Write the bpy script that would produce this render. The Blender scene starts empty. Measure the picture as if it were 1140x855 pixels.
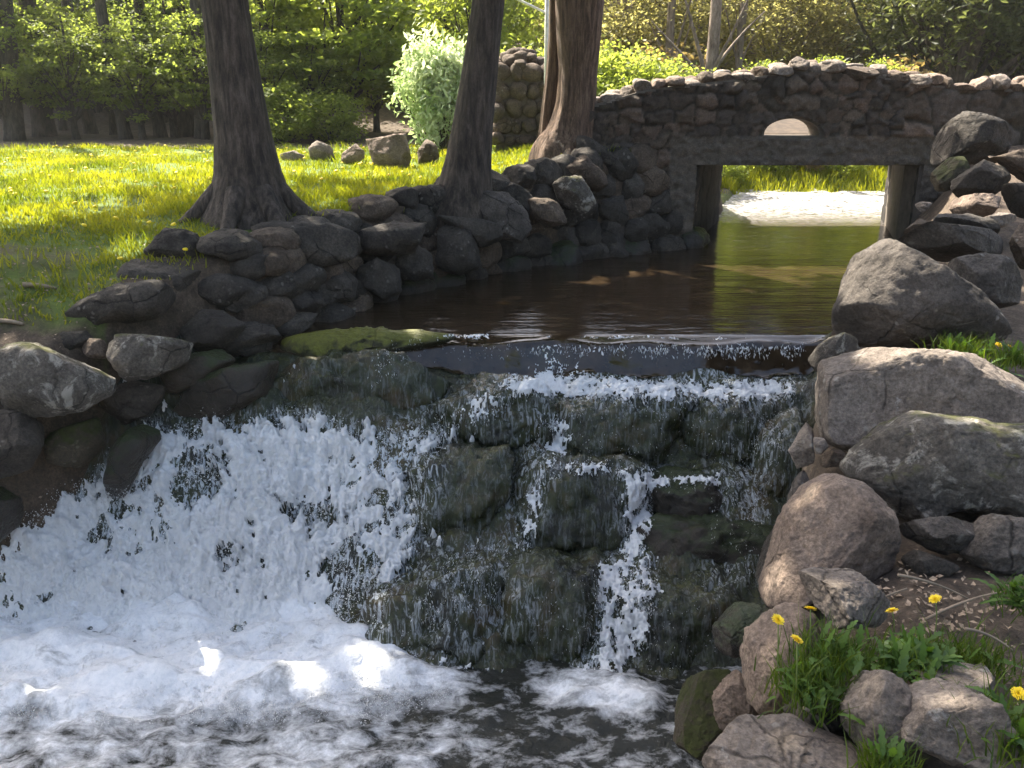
import bpy, bmesh, math, random
import numpy as np
from mathutils import Vector, Matrix
from mathutils.bvhtree import BVHTree

R = math.radians
rng = np.random.default_rng(7)
random.seed(7)
sc = bpy.context.scene
COL = sc.collection

# ------------------------------------------------------------------ camera
F = 990.0
CAM = np.array([0.0, 0.0, 2.0])
TH = math.atan((427.5 - 90) / F)
FWD = np.array([0, math.cos(TH), -math.sin(TH)])
UP = np.array([0, math.sin(TH), math.cos(TH)])
RT = np.array([1.0, 0, 0])

def ray(px, py):
    return FWD + (px - 570) / F * RT - (py - 427.5) / F * UP
def at_z(px, py, z):
    d = ray(px, py); return CAM + d * ((z - CAM[2]) / d[2])
def at_y(px, py, Y):
    d = ray(px, py); return CAM + d * (Y / d[1])
def project(P):
    Q = np.asarray(P) - CAM
    d = Q @ FWD
    return 570 + F * (Q @ RT) / d, 427.5 - F * (Q @ UP) / d, d

cam = bpy.data.cameras.new('camera'); co = bpy.data.objects.new('camera', cam); COL.objects.link(co)
co.location = CAM; co.rotation_euler = (math.pi / 2 - TH, 0, 0)
cam.sensor_width = 36; cam.lens = 36 * F / 1140; cam.clip_end = 2000; cam.clip_start = 0.05
sc.camera = co

# ------------------------------------------------------------------ sun + sky
SUN_EL, SUN_AZ = 52.0, -38.0     # azimuth from +Y, negative = left
SUN = np.array([math.sin(R(SUN_AZ)) * math.cos(R(SUN_EL)), math.cos(R(SUN_AZ)) * math.cos(R(SUN_EL)), math.sin(R(SUN_EL))])
w = bpy.data.worlds.new('World'); sc.world = w; w.use_nodes = True
nt = w.node_tree; bg = nt.nodes['Background']
sky = nt.nodes.new('ShaderNodeTexSky'); sky.sky_type = 'NISHITA'; sky.sun_disc = False
sky.sun_elevation = R(SUN_EL); sky.sun_rotation = R(SUN_AZ)
sky.air_density = 1.0; sky.dust_density = 5.0; sky.ozone_density = 0.3
nt.links.new(sky.outputs[0], bg.inputs[0]); bg.inputs[1].default_value = 0.11
sl = bpy.data.lights.new('sun', 'SUN'); so = bpy.data.objects.new('sun', sl); COL.objects.link(so)
sl.energy = 5.0; sl.angle = R(0.6); sl.color = (1.0, 0.93, 0.80)
so.rotation_euler = Vector(SUN).to_track_quat('Z', 'Y').to_euler()
so.location = (0, 0, 30)
sc.view_settings.view_transform = 'Standard'; sc.view_settings.look = 'None'
sc.view_settings.gamma = 1; sc.view_settings.exposure = 2.08
sc.cycles.max_bounces = 7; sc.cycles.diffuse_bounces = 4; sc.cycles.glossy_bounces = 3
sc.cycles.transmission_bounces = 4; sc.cycles.sample_clamp_indirect = 6
sc.cycles.use_denoising = True

# ------------------------------------------------------------------ numpy noise
def _hash(ix, iy, iz, seed):
    h = (ix.astype(np.int64) * 374761393 + iy.astype(np.int64) * 668265263 + iz.astype(np.int64) * 2147483647 + seed * 974711) & 0xffffffff
    h = ((h ^ (h >> 13)) * 1274126177) & 0xffffffff
    h = ((h ^ (h >> 16)) * 2246822519) & 0xffffffff
    return h ^ (h >> 15)
G12 = np.array([[1,1,0],[-1,1,0],[1,-1,0],[-1,-1,0],[1,0,1],[-1,0,1],[1,0,-1],[-1,0,-1],[0,1,1],[0,-1,1],[0,1,-1],[0,-1,-1],[1,1,0],[-1,1,0],[0,-1,1],[0,-1,-1]], float)
def pn(P, seed=0):
    P = np.asarray(P, float)
    i = np.floor(P).astype(np.int64); f = P - i
    u = f * f * f * (f * (f * 6 - 15) + 10)
    out = 0
    for dx in (0, 1):
        for dy in (0, 1):
            for dz in (0, 1):
                g = G12[_hash(i[:, 0] + dx, i[:, 1] + dy, i[:, 2] + dz, seed) & 15]
                d = f - np.array([dx, dy, dz])
                wgt = (u[:, 0] if dx else 1 - u[:, 0]) * (u[:, 1] if dy else 1 - u[:, 1]) * (u[:, 2] if dz else 1 - u[:, 2])
                out = out + wgt * np.einsum('ij,ij->i', g, d)
    return out
def fbm(P, octv=4, seed=0, gain=.5, lac=2.03):
    P = np.asarray(P, float); a = 1; s = 0
    for k in range(octv):
        s = s + a * pn(P, seed + k * 17); P = P * lac; a *= gain
    return s
def sm(a, b, x):
    t = np.clip((x - a) / (b - a), 0, 1); return t * t * (3 - 2 * t)

# ------------------------------------------------------------------ mesh helpers
def tag(o, label=None, cat=None, group=None, kind=None):
    if label: o['label'] = label
    if cat: o['category'] = cat
    if group: o['group'] = group
    if kind: o['kind'] = kind
    return o
def mesh_np(name, V, faces, mats=(), smooth=True, attrs=None, midx=None):
    """faces: list of (M,k) int arrays"""
    me = bpy.data.meshes.new(name)
    V = np.ascontiguousarray(V, dtype=np.float32)
    me.vertices.add(len(V)); me.vertices.foreach_set('co', V.ravel())
    if not isinstance(faces, list): faces = [faces]
    li = np.concatenate([f.ravel() for f in faces]).astype(np.int32)
    tot = np.concatenate([np.full(len(f), f.shape[1]) for f in faces])
    st = np.concatenate([[0], np.cumsum(tot)[:-1]]).astype(np.int32)
    me.loops.add(len(li)); me.loops.foreach_set('vertex_index', li)
    me.polygons.add(len(tot)); me.polygons.foreach_set('loop_start', st)
    for m in (mats if isinstance(mats, (list, tuple)) else [mats]): me.materials.append(m)
    if midx is not None: me.polygons.foreach_set('material_index', np.asarray(midx, np.int32))
    me.polygons.foreach_set('use_smooth', np.full(len(tot), smooth))
    if attrs:
        for k, a in attrs.items():
            if a.ndim == 1:
                at = me.attributes.new(k, 'FLOAT', 'POINT'); at.data.foreach_set('value', a.astype(np.float32))
            else:
                at = me.attributes.new(k, 'FLOAT_COLOR', 'POINT')
                c = np.ones((len(a), 4), np.float32); c[:, :3] = a; at.data.foreach_set('color', c.ravel())
    me.update(calc_edges=True); me.validate()
    return me
def obj(name, me, parent=None, loc=None):
    o = bpy.data.objects.new(name, me); COL.objects.link(o)
    if loc is not None: o.location = loc
    if parent: o.parent = parent
    return o
def empty(name, loc=(0, 0, 0), rz=0.0, sc_=None):
    o = bpy.data.objects.new(name, None); COL.objects.link(o); o.location = loc; o.rotation_euler = (0, 0, rz)
    o.empty_display_size = .2
    if sc_: o.scale = sc_
    return o
def copy_thing(src, loc, rz=0., s=(1, 1, 1)):
    r = src.copy(); COL.objects.link(r); r.location = loc; r.rotation_euler = (0, 0, rz); r.scale = s
    for ch in list(src.children):
        c = ch.copy(); COL.objects.link(c); c.parent = r
        for g in list(ch.children):
            d = g.copy(); COL.objects.link(d); d.parent = c
    return r
def grid_faces(nu, nv):
    i = np.arange(nu - 1)[:, None] * nv + np.arange(nv - 1)[None]
    return np.stack([i, i + nv, i + nv + 1, i + 1], -1).reshape(-1, 4)
def tube(path, rad, seg=14, flute=0., seed=0, cap=True, nscale=2.):
    path = np.asarray(path, float); rad = np.asarray(rad, float); n = len(path)
    t = np.gradient(path, axis=0); t /= np.linalg.norm(t, axis=1)[:, None]
    ref = np.array([0, 1, 0.]) if abs(t[0, 1]) < .8 else np.array([1., 0, 0])
    a = np.cross(t, ref); a /= np.linalg.norm(a, axis=1)[:, None]; b = np.cross(t, a)
    th = np.linspace(0, 2 * math.pi, seg, endpoint=False)
    r = np.repeat(rad[:, None], seg, 1)
    if flute:
        zz = np.repeat(np.arange(n)[:, None] / n, seg, 1)
        q = np.stack([np.cos(th)[None] * nscale + 0 * zz, np.sin(th)[None] * nscale + 0 * zz, zz * 1.5 + seed], -1).reshape(-1, 3)
        r = r * (1 + flute * (pn(q, seed) + .5 * pn(q * 2.3, seed + 5)).reshape(n, seg))
    V = path[:, None] + a[:, None] * (np.cos(th)[None, :, None] * r[..., None]) + b[:, None] * (np.sin(th)[None, :, None] * r[..., None])
    V = V.reshape(-1, 3)
    i = np.arange(n - 1)[:, None] * seg; j = np.arange(seg)[None]; j2 = (j + 1) % seg
    Fq = np.stack([i + j, i + j2, i + seg + j2, i + seg + j], -1).reshape(-1, 4)
    fs = [Fq]
    if cap:
        V = np.vstack([V, path[:1], path[-1:]]); e = n * seg
        jj = np.arange(seg); j2 = (jj + 1) % seg
        fs.append(np.stack([np.full(seg, e), j2, jj], -1)); k = (n - 1) * seg
        fs.append(np.stack([np.full(seg, e + 1), k + jj, k + j2], -1))
    return V, fs
def merge(parts):
    Vs, quads, tris, o = [], [], [], 0
    for V, fs in parts:
        for f in (fs if isinstance(fs, list) else [fs]):
            (quads if f.shape[1] == 4 else tris).append(f + o)
        Vs.append(V); o += len(V)
    out = []
    if quads: out.append(np.vstack(quads))
    if tris: out.append(np.vstack(tris))
    return np.vstack(Vs), out
ICO = {}
def ico(n):
    if n not in ICO:
        bm = bmesh.new(); bmesh.ops.create_icosphere(bm, subdivisions=n, radius=1)
        V = np.array([v.co[:] for v in bm.verts]); Fc = np.array([[v.index for v in f.verts] for f in bm.faces]); bm.free()
        ICO[n] = (V / np.linalg.norm(V, axis=1)[:, None], Fc)
    return ICO[n]

# ------------------------------------------------------------------ materials
class NT:
    def __init__(s, name):
        s.m = bpy.data.materials.new(name); s.m.use_nodes = True; s.t = s.m.node_tree; s.n = s.t.nodes
        s.b = s.n['Principled BSDF']; s.out = s.n['Material Output']
    def node(s, ty, **kw):
        x = s.n.new(ty)
        for k, v in kw.items():
            if k.startswith('_'): setattr(x, k[1:], v)
            else: x.inputs[k.replace('__', ' ')].default_value = v
        return x
    def link(s, a, b): s.t.links.new(a, b)
    def coord(s, kind='Object', scale=(1, 1, 1), rnd=True):
        tc = s.node('ShaderNodeTexCoord'); mp = s.node('ShaderNodeMapping'); s.link(tc.outputs[kind], mp.inputs[0]); mp.inputs['Scale'].default_value = scale
        if rnd:
            oi = s.node('ShaderNodeObjectInfo'); mu = s.node('ShaderNodeMath', _operation='MULTIPLY'); s.link(oi.outputs['Random'], mu.inputs[0]); mu.inputs[1].default_value = 37.
            s.link(mu.outputs[0], mp.inputs['Location'])
        return mp.outputs[0]
    def noise(s, vec, scale, detail=6., rough=.6, dist=0.):
        x = s.node('ShaderNodeTexNoise', Scale=scale, Detail=detail, Roughness=rough, Distortion=dist); s.link(vec, x.inputs['Vector']); return x.outputs['Fac']
    def ramp(s, fac, stops):
        x = s.node('ShaderNodeValToRGB'); e = x.color_ramp.elements
        while len(e) < len(stops): e.new(.5)
        for el, (p, c) in zip(e, stops):
            el.position = p; el.color = (*c, 1) if len(c) == 3 else c
        s.link(fac, x.inputs[0]); return x.outputs[0]
    def mix(s, fac, a, b, mode='MIX'):
        x = s.node('ShaderNodeMix', _data_type='RGBA', _blend_type=mode)
        for v, i in ((fac, 0), (a, 6), (b, 7)):
            if hasattr(v, 'node'): s.link(v, x.inputs[i])
            else: x.inputs[i].default_value = v if i == 0 else (*v, 1)
        return x.outputs[2]
    def math(s, op, a, b=0.):
        x = s.node('ShaderNodeMath', _operation=op)
        for i, v in enumerate((a, b)):
            if hasattr(v, 'node'): s.link(v, x.inputs[i])
            else: x.inputs[i].default_value = v
        return x.outputs[0]
    def bump(s, h, strength=.5, dist=.02, prev=None):
        x = s.node('ShaderNodeBump', Strength=strength, Distance=dist); s.link(h, x.inputs['Height'])
        if prev is not None: s.link(prev, x.inputs['Normal'])
        return x.outputs[0]
    def attr(s, name):
        x = s.node('ShaderNodeAttribute', _attribute_name=name); return x
def g(v): return (v, v, v)

def rock_mat(name, c1, c2, c3, lichen=None, lich_amt=.55, moss=None, moss_lo=.55, rough=.85, wet=False, pinkdot=False):
    k = NT(name); v = k.coord('Object')
    n1 = k.noise(v, 2.2, 5, .65); n2 = k.noise(v, 9, 8, .7); n3 = k.noise(v, 55, 6, .75)
    base = k.ramp(n1, [(.3, c1), (.5, c2), (.72, c3)])
    base = k.mix(.65, base, k.ramp(n2, [(.32, g(.25)), (.5, g(.5)), (.7, g(.78))]), 'OVERLAY')
    base = k.mix(.7, base, k.ramp(n3, [(.36, g(.22)), (.5, g(.5)), (.63, g(.8))]), 'OVERLAY')
    # cracks / pits
    vo = k.node('ShaderNodeTexVoronoi', _feature='DISTANCE_TO_EDGE', Scale=3.4); 
    wv = k.node('ShaderNodeMix', _data_type='VECTOR'); wv.inputs[0].default_value = .12; k.link(v, wv.inputs[4])
    nn = k.node('ShaderNodeTexNoise', Scale=4., Detail=4.); k.link(v, nn.inputs['Vector']); k.link(nn.outputs['Color'], wv.inputs[5])
    k.link(wv.outputs[1], vo.inputs['Vector'])
    sel = k.noise(v, 1.3, 2); cr = k.ramp(vo.outputs['Distance'], [(.0, g(1)), (.022, g(0))]); crm = k.math('MULTIPLY', cr, k.ramp(sel, [(.50, g(0)), (.58, g(1))]))
    base = k.mix(k.math('MULTIPLY', crm, .75), base, tuple(x * .35 for x in c1))
    if lichen:
        vs_ = k.node('ShaderNodeTexVoronoi', Scale=16.); k.link(wv.outputs[1], vs_.inputs['Vector'])
        sp_ = k.math('MULTIPLY', k.ramp(vs_.outputs['Distance'], [(.16, g(1)), (.26, g(0))]), k.ramp(k.noise(v, 3.1, 4), [(.52, g(0)), (.60, g(.8))])); base = k.mix(sp_, base, lichen)
        nl = k.noise(v, 5.5, 9, .72, .6)
        lm = k.ramp(nl, [(lich_amt, g(0)), (lich_amt + .07, g(1))])
        base = k.mix(lm, base, lichen)
    if moss:
        ge = k.node('ShaderNodeNewGeometry'); sp = k.node('ShaderNodeSeparateXYZ'); k.link(ge.outputs['Normal'], sp.inputs[0])
        nm = k.noise(v, 4, 6, .7); mm = k.math('ADD', k.math('MULTIPLY', sp.outputs['Z'], .3), nm)
        mr = k.ramp(mm, [(moss_lo, g(0)), (moss_lo + .14, g(1))])
        mc = k.ramp(k.noise(v, 30, 4), [(.3, tuple(x * .5 for x in moss)), (.7, moss)])
        base = k.mix(mr, base, mc)
    k.link(base, k.b.inputs['Base Color'])
    k.b.inputs['Roughness'].default_value = rough
    k.b.inputs['Specular IOR Level'].default_value = .5 if wet else .3
    b0 = k.bump(k.math('SUBTRACT', 1., crm), .8, .02); b1 = k.bump(n2, .75, .055, b0); b2 = k.bump(n3, .85, .013, b1)
    k.link(b2, k.b.inputs['Normal'])
    return k.m
M = {}
M['granite'] = rock_mat('granite', (.045, .037, .030), (.092, .077, .064), (.155, .13, .108), (.24, .218, .188), .62)
M['pale'] = rock_mat('pale_granite', (.12, .095, .076), (.21, .172, .14), (.30, .25, .205), (.38, .35, .31), .62)
M['pink'] = rock_mat('pink_granite', (.12, .085, .064), (.21, .155, .118), (.30, .228, .175), (.09, .072, .06), .58)
M['lichen'] = rock_mat('lichen_rock', (.05, .042, .034), (.10, .086, .07), (.16, .138, .112), (.34, .31, .26), .53, (.10, .10, .03), .72)
M['brown'] = rock_mat('brown_stone', (.055, .04, .028), (.10, .073, .052), (.16, .12, .088), (.24, .21, .17), .64)
M['dark'] = rock_mat('dark_stone', (.03, .025, .02), (.055, .046, .037), (.095, .08, .064), (.17, .155, .13), .66)
M['mossy'] = rock_mat('mossy_stone', (.035, .028, .018), (.065, .052, .034), (.10, .08, .052), (.16, .15, .11), .62, (.050, .058, .012), .56)
M['brightmoss'] = rock_mat('bright_moss', (.015, .015, .006), (.035, .035, .010), (.06, .05, .016), None, .6, (.19, .19, .02), .50, .4, True)
M['wetdark'] = rock_mat('wet_stone', (.018, .015, .011), (.035, .027, .018), (.055, .042, .03), None, .6, (.035, .05, .012), .62, .3, True)

def wet_moss_mat():
    k = NT('wet_moss'); v = k.coord('Object', (1, 1, 1)); vs = k.coord('Object', (6, 6, 1.2))
    n1 = k.noise(v, 2.6, 6, .65); n2 = k.noise(vs, 4, 7, .7); n3 = k.noise(v, 40, 5, .7)
    c = k.ramp(n1, [(.30, (.008, .007, .004)), (.42, (.015, .018, .006)), (.52, (.024, .031, .009)), (.62, (.046, .037, .012)), (.74, (.075, .046, .022))])
    c = k.mix(.8, c, k.ramp(n2, [(.3, g(.2)), (.5, g(.5)), (.7, g(.85))]), 'OVERLAY')
    ge = k.node('ShaderNodeNewGeometry'); sp = k.node('ShaderNodeSeparateXYZ'); k.link(ge.outputs['Normal'], sp.inputs[0])
    mm = k.math('ADD', k.math('MULTIPLY', sp.outputs['Z'], .25), n2)
    c = k.mix(k.ramp(mm, [(.74, g(0)), (.9, g(.7))]), c, (.085, .085, .018))
    # thin running water: pale threads
    n4 = k.noise(k.coord('Object', (16, 9, 2.2)), 2.0, 7, .75, .8)
    at = k.attr('wash'); th = k.math('MULTIPLY', k.ramp(n4, [(.50, g(0)), (.62, g(1))]), k.math('ADD', at.outputs['Fac'], .10))
    c = k.mix(th, c, (.55, .58, .60))
    k.link(c, k.b.inputs['Base Color']); k.b.inputs['Roughness'].default_value = .17
    b = k.bump(n2, .8, .03); b = k.bump(n3, .8, .01, b); k.link(b, k.b.inputs['Normal'])
    return k.m
M['wetmoss'] = wet_moss_mat()

def foam_mat():
    k = NT('foam'); v = k.coord('Object', rnd=False)
    n = k.noise(v, 26, 8, .75); n2 = k.noise(v, 7, 5, .7, .4)
    c = k.ramp(n, [(.3, (.76, .77, .78)), (.44, (.93, .925, .91)), (.56, (.98, .97, .95))])
    k.link(c, k.b.inputs['Base Color']); k.b.inputs['Roughness'].default_value = .45
    b = k.bump(n2, .7, .06); b = k.bump(n, 1., .02, b); k.link(b, k.b.inputs['Normal'])
    tr = k.node('ShaderNodeBsdfTranslucent'); tr.inputs[0].default_value = (.85, .9, .95, 1)
    mx = k.node('ShaderNodeMixShader'); mx.inputs[0].default_value = .05
    k.link(k.b.outputs[0], mx.inputs[1]); k.link(tr.outputs[0], mx.inputs[2]); k.link(mx.outputs[0], k.out.inputs[0])
    return k.m
M['foam'] = foam_mat()

def pool_mat():
    k = NT('pool_water'); v = k.coord('Object', (.55, 3.2, 1), rnd=False); v2 = k.coord('Object', (1, 1, 1), rnd=False)
    n1 = k.noise(v, 4.5, 4, .55, .3); n2 = k.noise(v, 16, 3, .5); n3 = k.noise(v2, 1.2, 3)
    c = k.ramp(k.noise(v2, 5, 6, .7), [(.3, (.012, .008, .004)), (.55, (.034, .022, .012)), (.75, (.085, .058, .034))])
    k.link(c, k.b.inputs['Base Color']); k.b.inputs['Roughness'].default_value = .04; k.b.inputs['IOR'].default_value = 1.52
    at = k.attr('calm')
    b = k.bump(n1, .16, .05); b = k.bump(n2, .14, .012, b); k.link(b, k.b.inputs['Normal'])
    fo = k.attr('foam')
    fm = k.math('MULTIPLY', k.ramp(k.noise(k.coord('Object', (2.2, 9, 1), rnd=False), 3., 9, .78, .5), [(.40, g(0)), (.60, g(1))]), fo.outputs['Fac'])
    df = k.node('ShaderNodeBsdfDiffuse'); df.inputs[0].default_value = (.42, .41, .40, 1)
    mx = k.node('ShaderNodeMixShader'); k.link(fm, mx.inputs[0]); k.link(k.b.outputs[0], mx.inputs[1]); k.link(df.outputs[0], mx.inputs[2]); k.link(mx.outputs[0], k.out.inputs[0])
    return k.m
M['pool'] = pool_mat()

def lower_mat():
    k = NT('churned_water'); v = k.coord('Object', (1, 1, 1), rnd=False)
    n1 = k.noise(v, 9, 6, .65, .5); n2 = k.noise(v, 30, 4, .6)
    k.b.inputs['Base Color'].default_value = (.018, .020, .016, 1); k.b.inputs['Roughness'].default_value = .08; k.b.inputs['IOR'].default_value = 1.33
    b = k.bump(n1, .7, .05); b = k.bump(n2, .4, .012, b); k.link(b, k.b.inputs['Normal'])
    fo = k.attr('foam')
    n3 = k.noise(k.coord('Object', (2.4, 3.4, 1), rnd=False), 2.3, 13, .70, .25)
    s_ = k.math('ADD', k.math('MULTIPLY', fo.outputs['Fac'], .40), n3)
    fm = k.ramp(s_, [(.57, g(0)), (.72, g(.5)), (.86, g(1))])
    df = k.node('ShaderNodeBsdfPrincipled'); k.link(k.ramp(k.noise(v, 22, 7, .75), [(.3, (.74, .76, .78)), (.55, (.95, .95, .95))]), df.inputs['Base Color']); df.inputs['Roughness'].default_value = .5
    b2 = k.bump(k.noise(v, 16, 8, .72), .8, .03); k.link(b2, df.inputs['Normal'])
    mx = k.node('ShaderNodeMixShader'); k.link(fm, mx.inputs[0]); k.link(k.b.outputs[0], mx.inputs[1]); k.link(df.outputs[0], mx.inputs[2]); k.link(mx.outputs[0], k.out.inputs[0])
    return k.m
M['lower'] = lower_mat()

def leaf_mat(name, c1, c2, trans=.5, tcol=None):
    k = NT(name); v = k.coord('Object', rnd=False)
    at = k.attr('tone')
    c = k.ramp(at.outputs['Fac'], [(0., c1), (1., c2)])
    k.link(c, k.b.inputs['Base Color']); k.b.inputs['Roughness'].default_value = .5; k.b.inputs['Specular IOR Level'].default_value = .25
    tr = k.node('ShaderNodeBsdfTranslucent')
    tc = k.mix(1., c, tcol or (1.8, 1.9, .55), 'MULTIPLY'); k.link(tc, tr.inputs[0])
    mx = k.node('ShaderNodeMixShader'); mx.inputs[0].default_value = trans
    k.link(k.b.outputs[0], mx.inputs[1]); k.link(tr.outputs[0], mx.inputs[2]); k.link(mx.outputs[0], k.out.inputs[0])
    return k.m
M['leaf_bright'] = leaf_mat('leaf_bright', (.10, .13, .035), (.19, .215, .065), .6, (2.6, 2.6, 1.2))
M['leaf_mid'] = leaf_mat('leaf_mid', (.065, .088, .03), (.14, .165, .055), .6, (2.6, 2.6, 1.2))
M['leaf_dark'] = leaf_mat('leaf_dark', (.045, .055, .026), (.095, .105, .05), .5, (2.2, 2.2, 1.2))
M['leaf_olive'] = leaf_mat('leaf_olive', (.12, .12, .055), (.25, .225, .11), .6, (2.5, 2.5, 1.7))
M['leaf_tan'] = leaf_mat('leaf_tan', (.16, .12, .06), (.30, .24, .12), .5, (1.5, 1.4, .8))
M['blossom'] = leaf_mat('blossom', (.30, .42, .14), (.72, .76, .58), .45, (1.1, 1.1, .9))
M['grass'] = leaf_mat('grass', (.085, .125, .018), (.225, .25, .035), .5, (2.0, 1.75, .35))
M['blade'] = leaf_mat('grass_blade', (.04, .075, .014), (.10, .145, .025), .45, (1.8, 1.7, .5))
M['weed'] = leaf_mat('weed_leaf', (.045, .09, .02), (.10, .17, .035), .4)
M['canopy'] = leaf_mat('canopy_leaf', (.05, .09, .02), (.10, .16, .03), .45)

def bark_mat(name, c1, c2, c3, sx=9.):
    k = NT(name); v = k.coord('Object', (sx, sx, 1.6)); v2 = k.coord('Object')
    n1 = k.noise(v, 2.2, 8, .7, .3); n2 = k.noise(v2, 1.6, 4); n3 = k.noise(v2, 60, 5, .7)
    c = k.ramp(n1, [(.36, c1), (.5, c2), (.64, c3)])
    c = k.mix(.5, c, k.ramp(n2, [(.3, g(.3)), (.7, g(.7))]), 'OVERLAY'); c = k.mix(.4, c, k.ramp(n3, [(.35, g(.3)), (.65, g(.7))]), 'OVERLAY')
    k.link(c, k.b.inputs['Base Color']); k.b.inputs['Roughness'].default_value = .9
    b = k.bump(n1, 1., .05); b = k.bump(n3, .5, .008, b); k.link(b, k.b.inputs['Normal'])
    return k.m
M['bark'] = bark_mat('bark', (.022, .016, .012), (.062, .046, .034), (.125, .096, .074))
M['bark_cedar'] = bark_mat('cedar_bark', (.05, .03, .02), (.13, .08, .052), (.23, .15, .10), 13.)
M['bark_dark'] = bark_mat('dark_bark', (.025, .02, .016), (.06, .048, .038), (.1, .08, .065), 6.)
M['bark_pale'] = bark_mat('pale_bark', (.10, .075, .055), (.2, .155, .115), (.3, .24, .19), 6.)

def ground_mat():
    k = NT('ground'); v = k.coord('Object', rnd=False)
    n1 = k.noise(v, .8, 6, .65); n2 = k.noise(v, 9, 8, .75); n3 = k.noise(v, 60, 5, .75)
    soil = k.ramp(n2, [(.3, (.035, .024, .016)), (.5, (.085, .06, .04)), (.72, (.17, .125, .085))])
    soil = k.mix(.6, soil, k.ramp(n3, [(.35, g(.2)), (.65, g(.8))]), 'OVERLAY')
    turf = k.ramp(n2, [(.3, (.05, .085, .012)), (.7, (.13, .19, .02))])
    la = k.attr('lawn'); s_ = k.math('ADD', la.outputs['Fac'], k.math('MULTIPLY', k.math('SUBTRACT', n1, .5), .8))
    c = k.mix(k.ramp(s_, [(.42, g(0)), (.6, g(1))]), soil, turf)
    k.link(c, k.b.inputs['Base Color']); k.b.inputs['Roughness'].default_value = .95
    b = k.bump(n2, .7, .05); b = k.bump(n3, .7, .012, b); k.link(b, k.b.inputs['Normal'])
    return k.m
M['ground'] = ground_mat()
def plain(name, c, rough=.6, metal=0., var=.25, scale=12.):
    k = NT(name); v = k.coord('Object'); n = k.noise(v, scale, 6, .65)
    k.link(k.ramp(n, [(.3, tuple(x * (1 - var) for x in c)), (.7, tuple(min(1, x * (1 + var)) for x in c))]), k.b.inputs['Base Color'])
    k.b.inputs['Roughness'].default_value = rough; k.b.inputs['Metallic'].default_value = metal
    k.link(k.bump(n, .3, .01), k.b.inputs['Normal']); return k.m
M['yellow'] = plain('dandelion_yellow', (.85, .62, .01), .6, 0, .15, 200.)
M['stem'] = plain('flower_stem', (.16, .2, .05), .6)
M['white_paint'] = plain('white_metal', (.75, .75, .72), .45)
M['deadleaf'] = plain('dead_leaf', (.30, .22, .15), .85, 0, .5, 20.)
M['twig'] = plain('twig', (.22, .17, .12), .9, 0, .35, 20.)

def masonry_mat():
    k = NT('masonry'); v = k.coord('Object', rnd=False)
    at = k.attr('stone'); n2 = k.noise(v, 12, 8, .72); n3 = k.noise(v, 60, 5, .75)
    c = at.outputs['Color']
    c = k.mix(.7, c, k.ramp(n2, [(.3, g(.22)), (.5, g(.5)), (.7, g(.8))]), 'OVERLAY'); c = k.mix(.6, c, k.ramp(n3, [(.35, g(.25)), (.65, g(.75))]), 'OVERLAY')
    k.link(c, k.b.inputs['Base Color']); k.b.inputs['Roughness'].default_value = .9
    b = k.bump(n2, .6, .03); b = k.bump(n3, .6, .008, b); k.link(b, k.b.inputs['Normal']); return k.m
M['masonry'] = masonry_mat()
M['mortar'] = plain('mortar', (.12, .10, .08), .95, 0, .35, 9.)

# ------------------------------------------------------------------ rocks
def poly_radius(poly, c, n=256):
    th = np.linspace(-math.pi, math.pi, n, endpoint=False)
    P = np.array(poly, float) - c; P[:, 1] *= -1
    Q = np.roll(P, -1, 0); out = np.zeros(n)
    for i, t in enumerate(th):
        d = np.array([math.cos(t), math.sin(t)])
        e = Q - P; den = d[0] * e[:, 1] - d[1] * e[:, 0]; den = np.where(abs(den) < 1e-9, 1e-9, den)
        tt = (P[:, 0] * e[:, 1] - P[:, 1] * e[:, 0]) / den; uu = (P[:, 0] * d[1] - P[:, 1] * d[0]) / den
        ok = (uu >= -1e-6) & (uu <= 1 + 1e-6) & (tt > 0)
        out[i] = tt[ok].max() if ok.any() else 1.
    k = np.array([1, 2, 3, 2, 1.]); k /= k.sum()
    out = np.convolve(np.concatenate([out[-2:], out, out[:2]]), k, 'valid')
    return th, out
def shape_rock(V, seed, size, facets=6, rough=1.0, fscale=1.):
    r_ = np.random.default_rng(seed)
    for _ in range(facets):
        n = r_.normal(size=3); n /= np.linalg.norm(n)
        h = (V @ n).max() * (r_.uniform(.5, .86) if facets >= 9 else r_.uniform(.6, .9))
        over = V @ n - h
        V = V - np.where(over > 0, over, 0)[:, None] * n * .88
    L = size
    N = V / np.maximum(np.linalg.norm(V, axis=1), 1e-6)[:, None]
    d = .10 * fbm(V / L * 1.5 + seed * 3.1, 3, seed) + .055 * fbm(V / L * 5 + seed, 5, seed + 9, .62)
    lay = V @ (np.array([.15, .2, .95]) if seed % 2 else np.array([.5, .8, .2])) / L; d = d + .028 * np.abs(((lay * 2.3 + .5 * fbm(V / L * 1.2, 2, seed + 4)) % 1) - .5)
    rid = np.abs(pn(V / L * 3.2 + seed * 1.7, seed + 3)); d = d - .05 * np.exp(-(rid / .05) ** 2)
    return V + N * (d * L * rough)[:, None]
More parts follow.
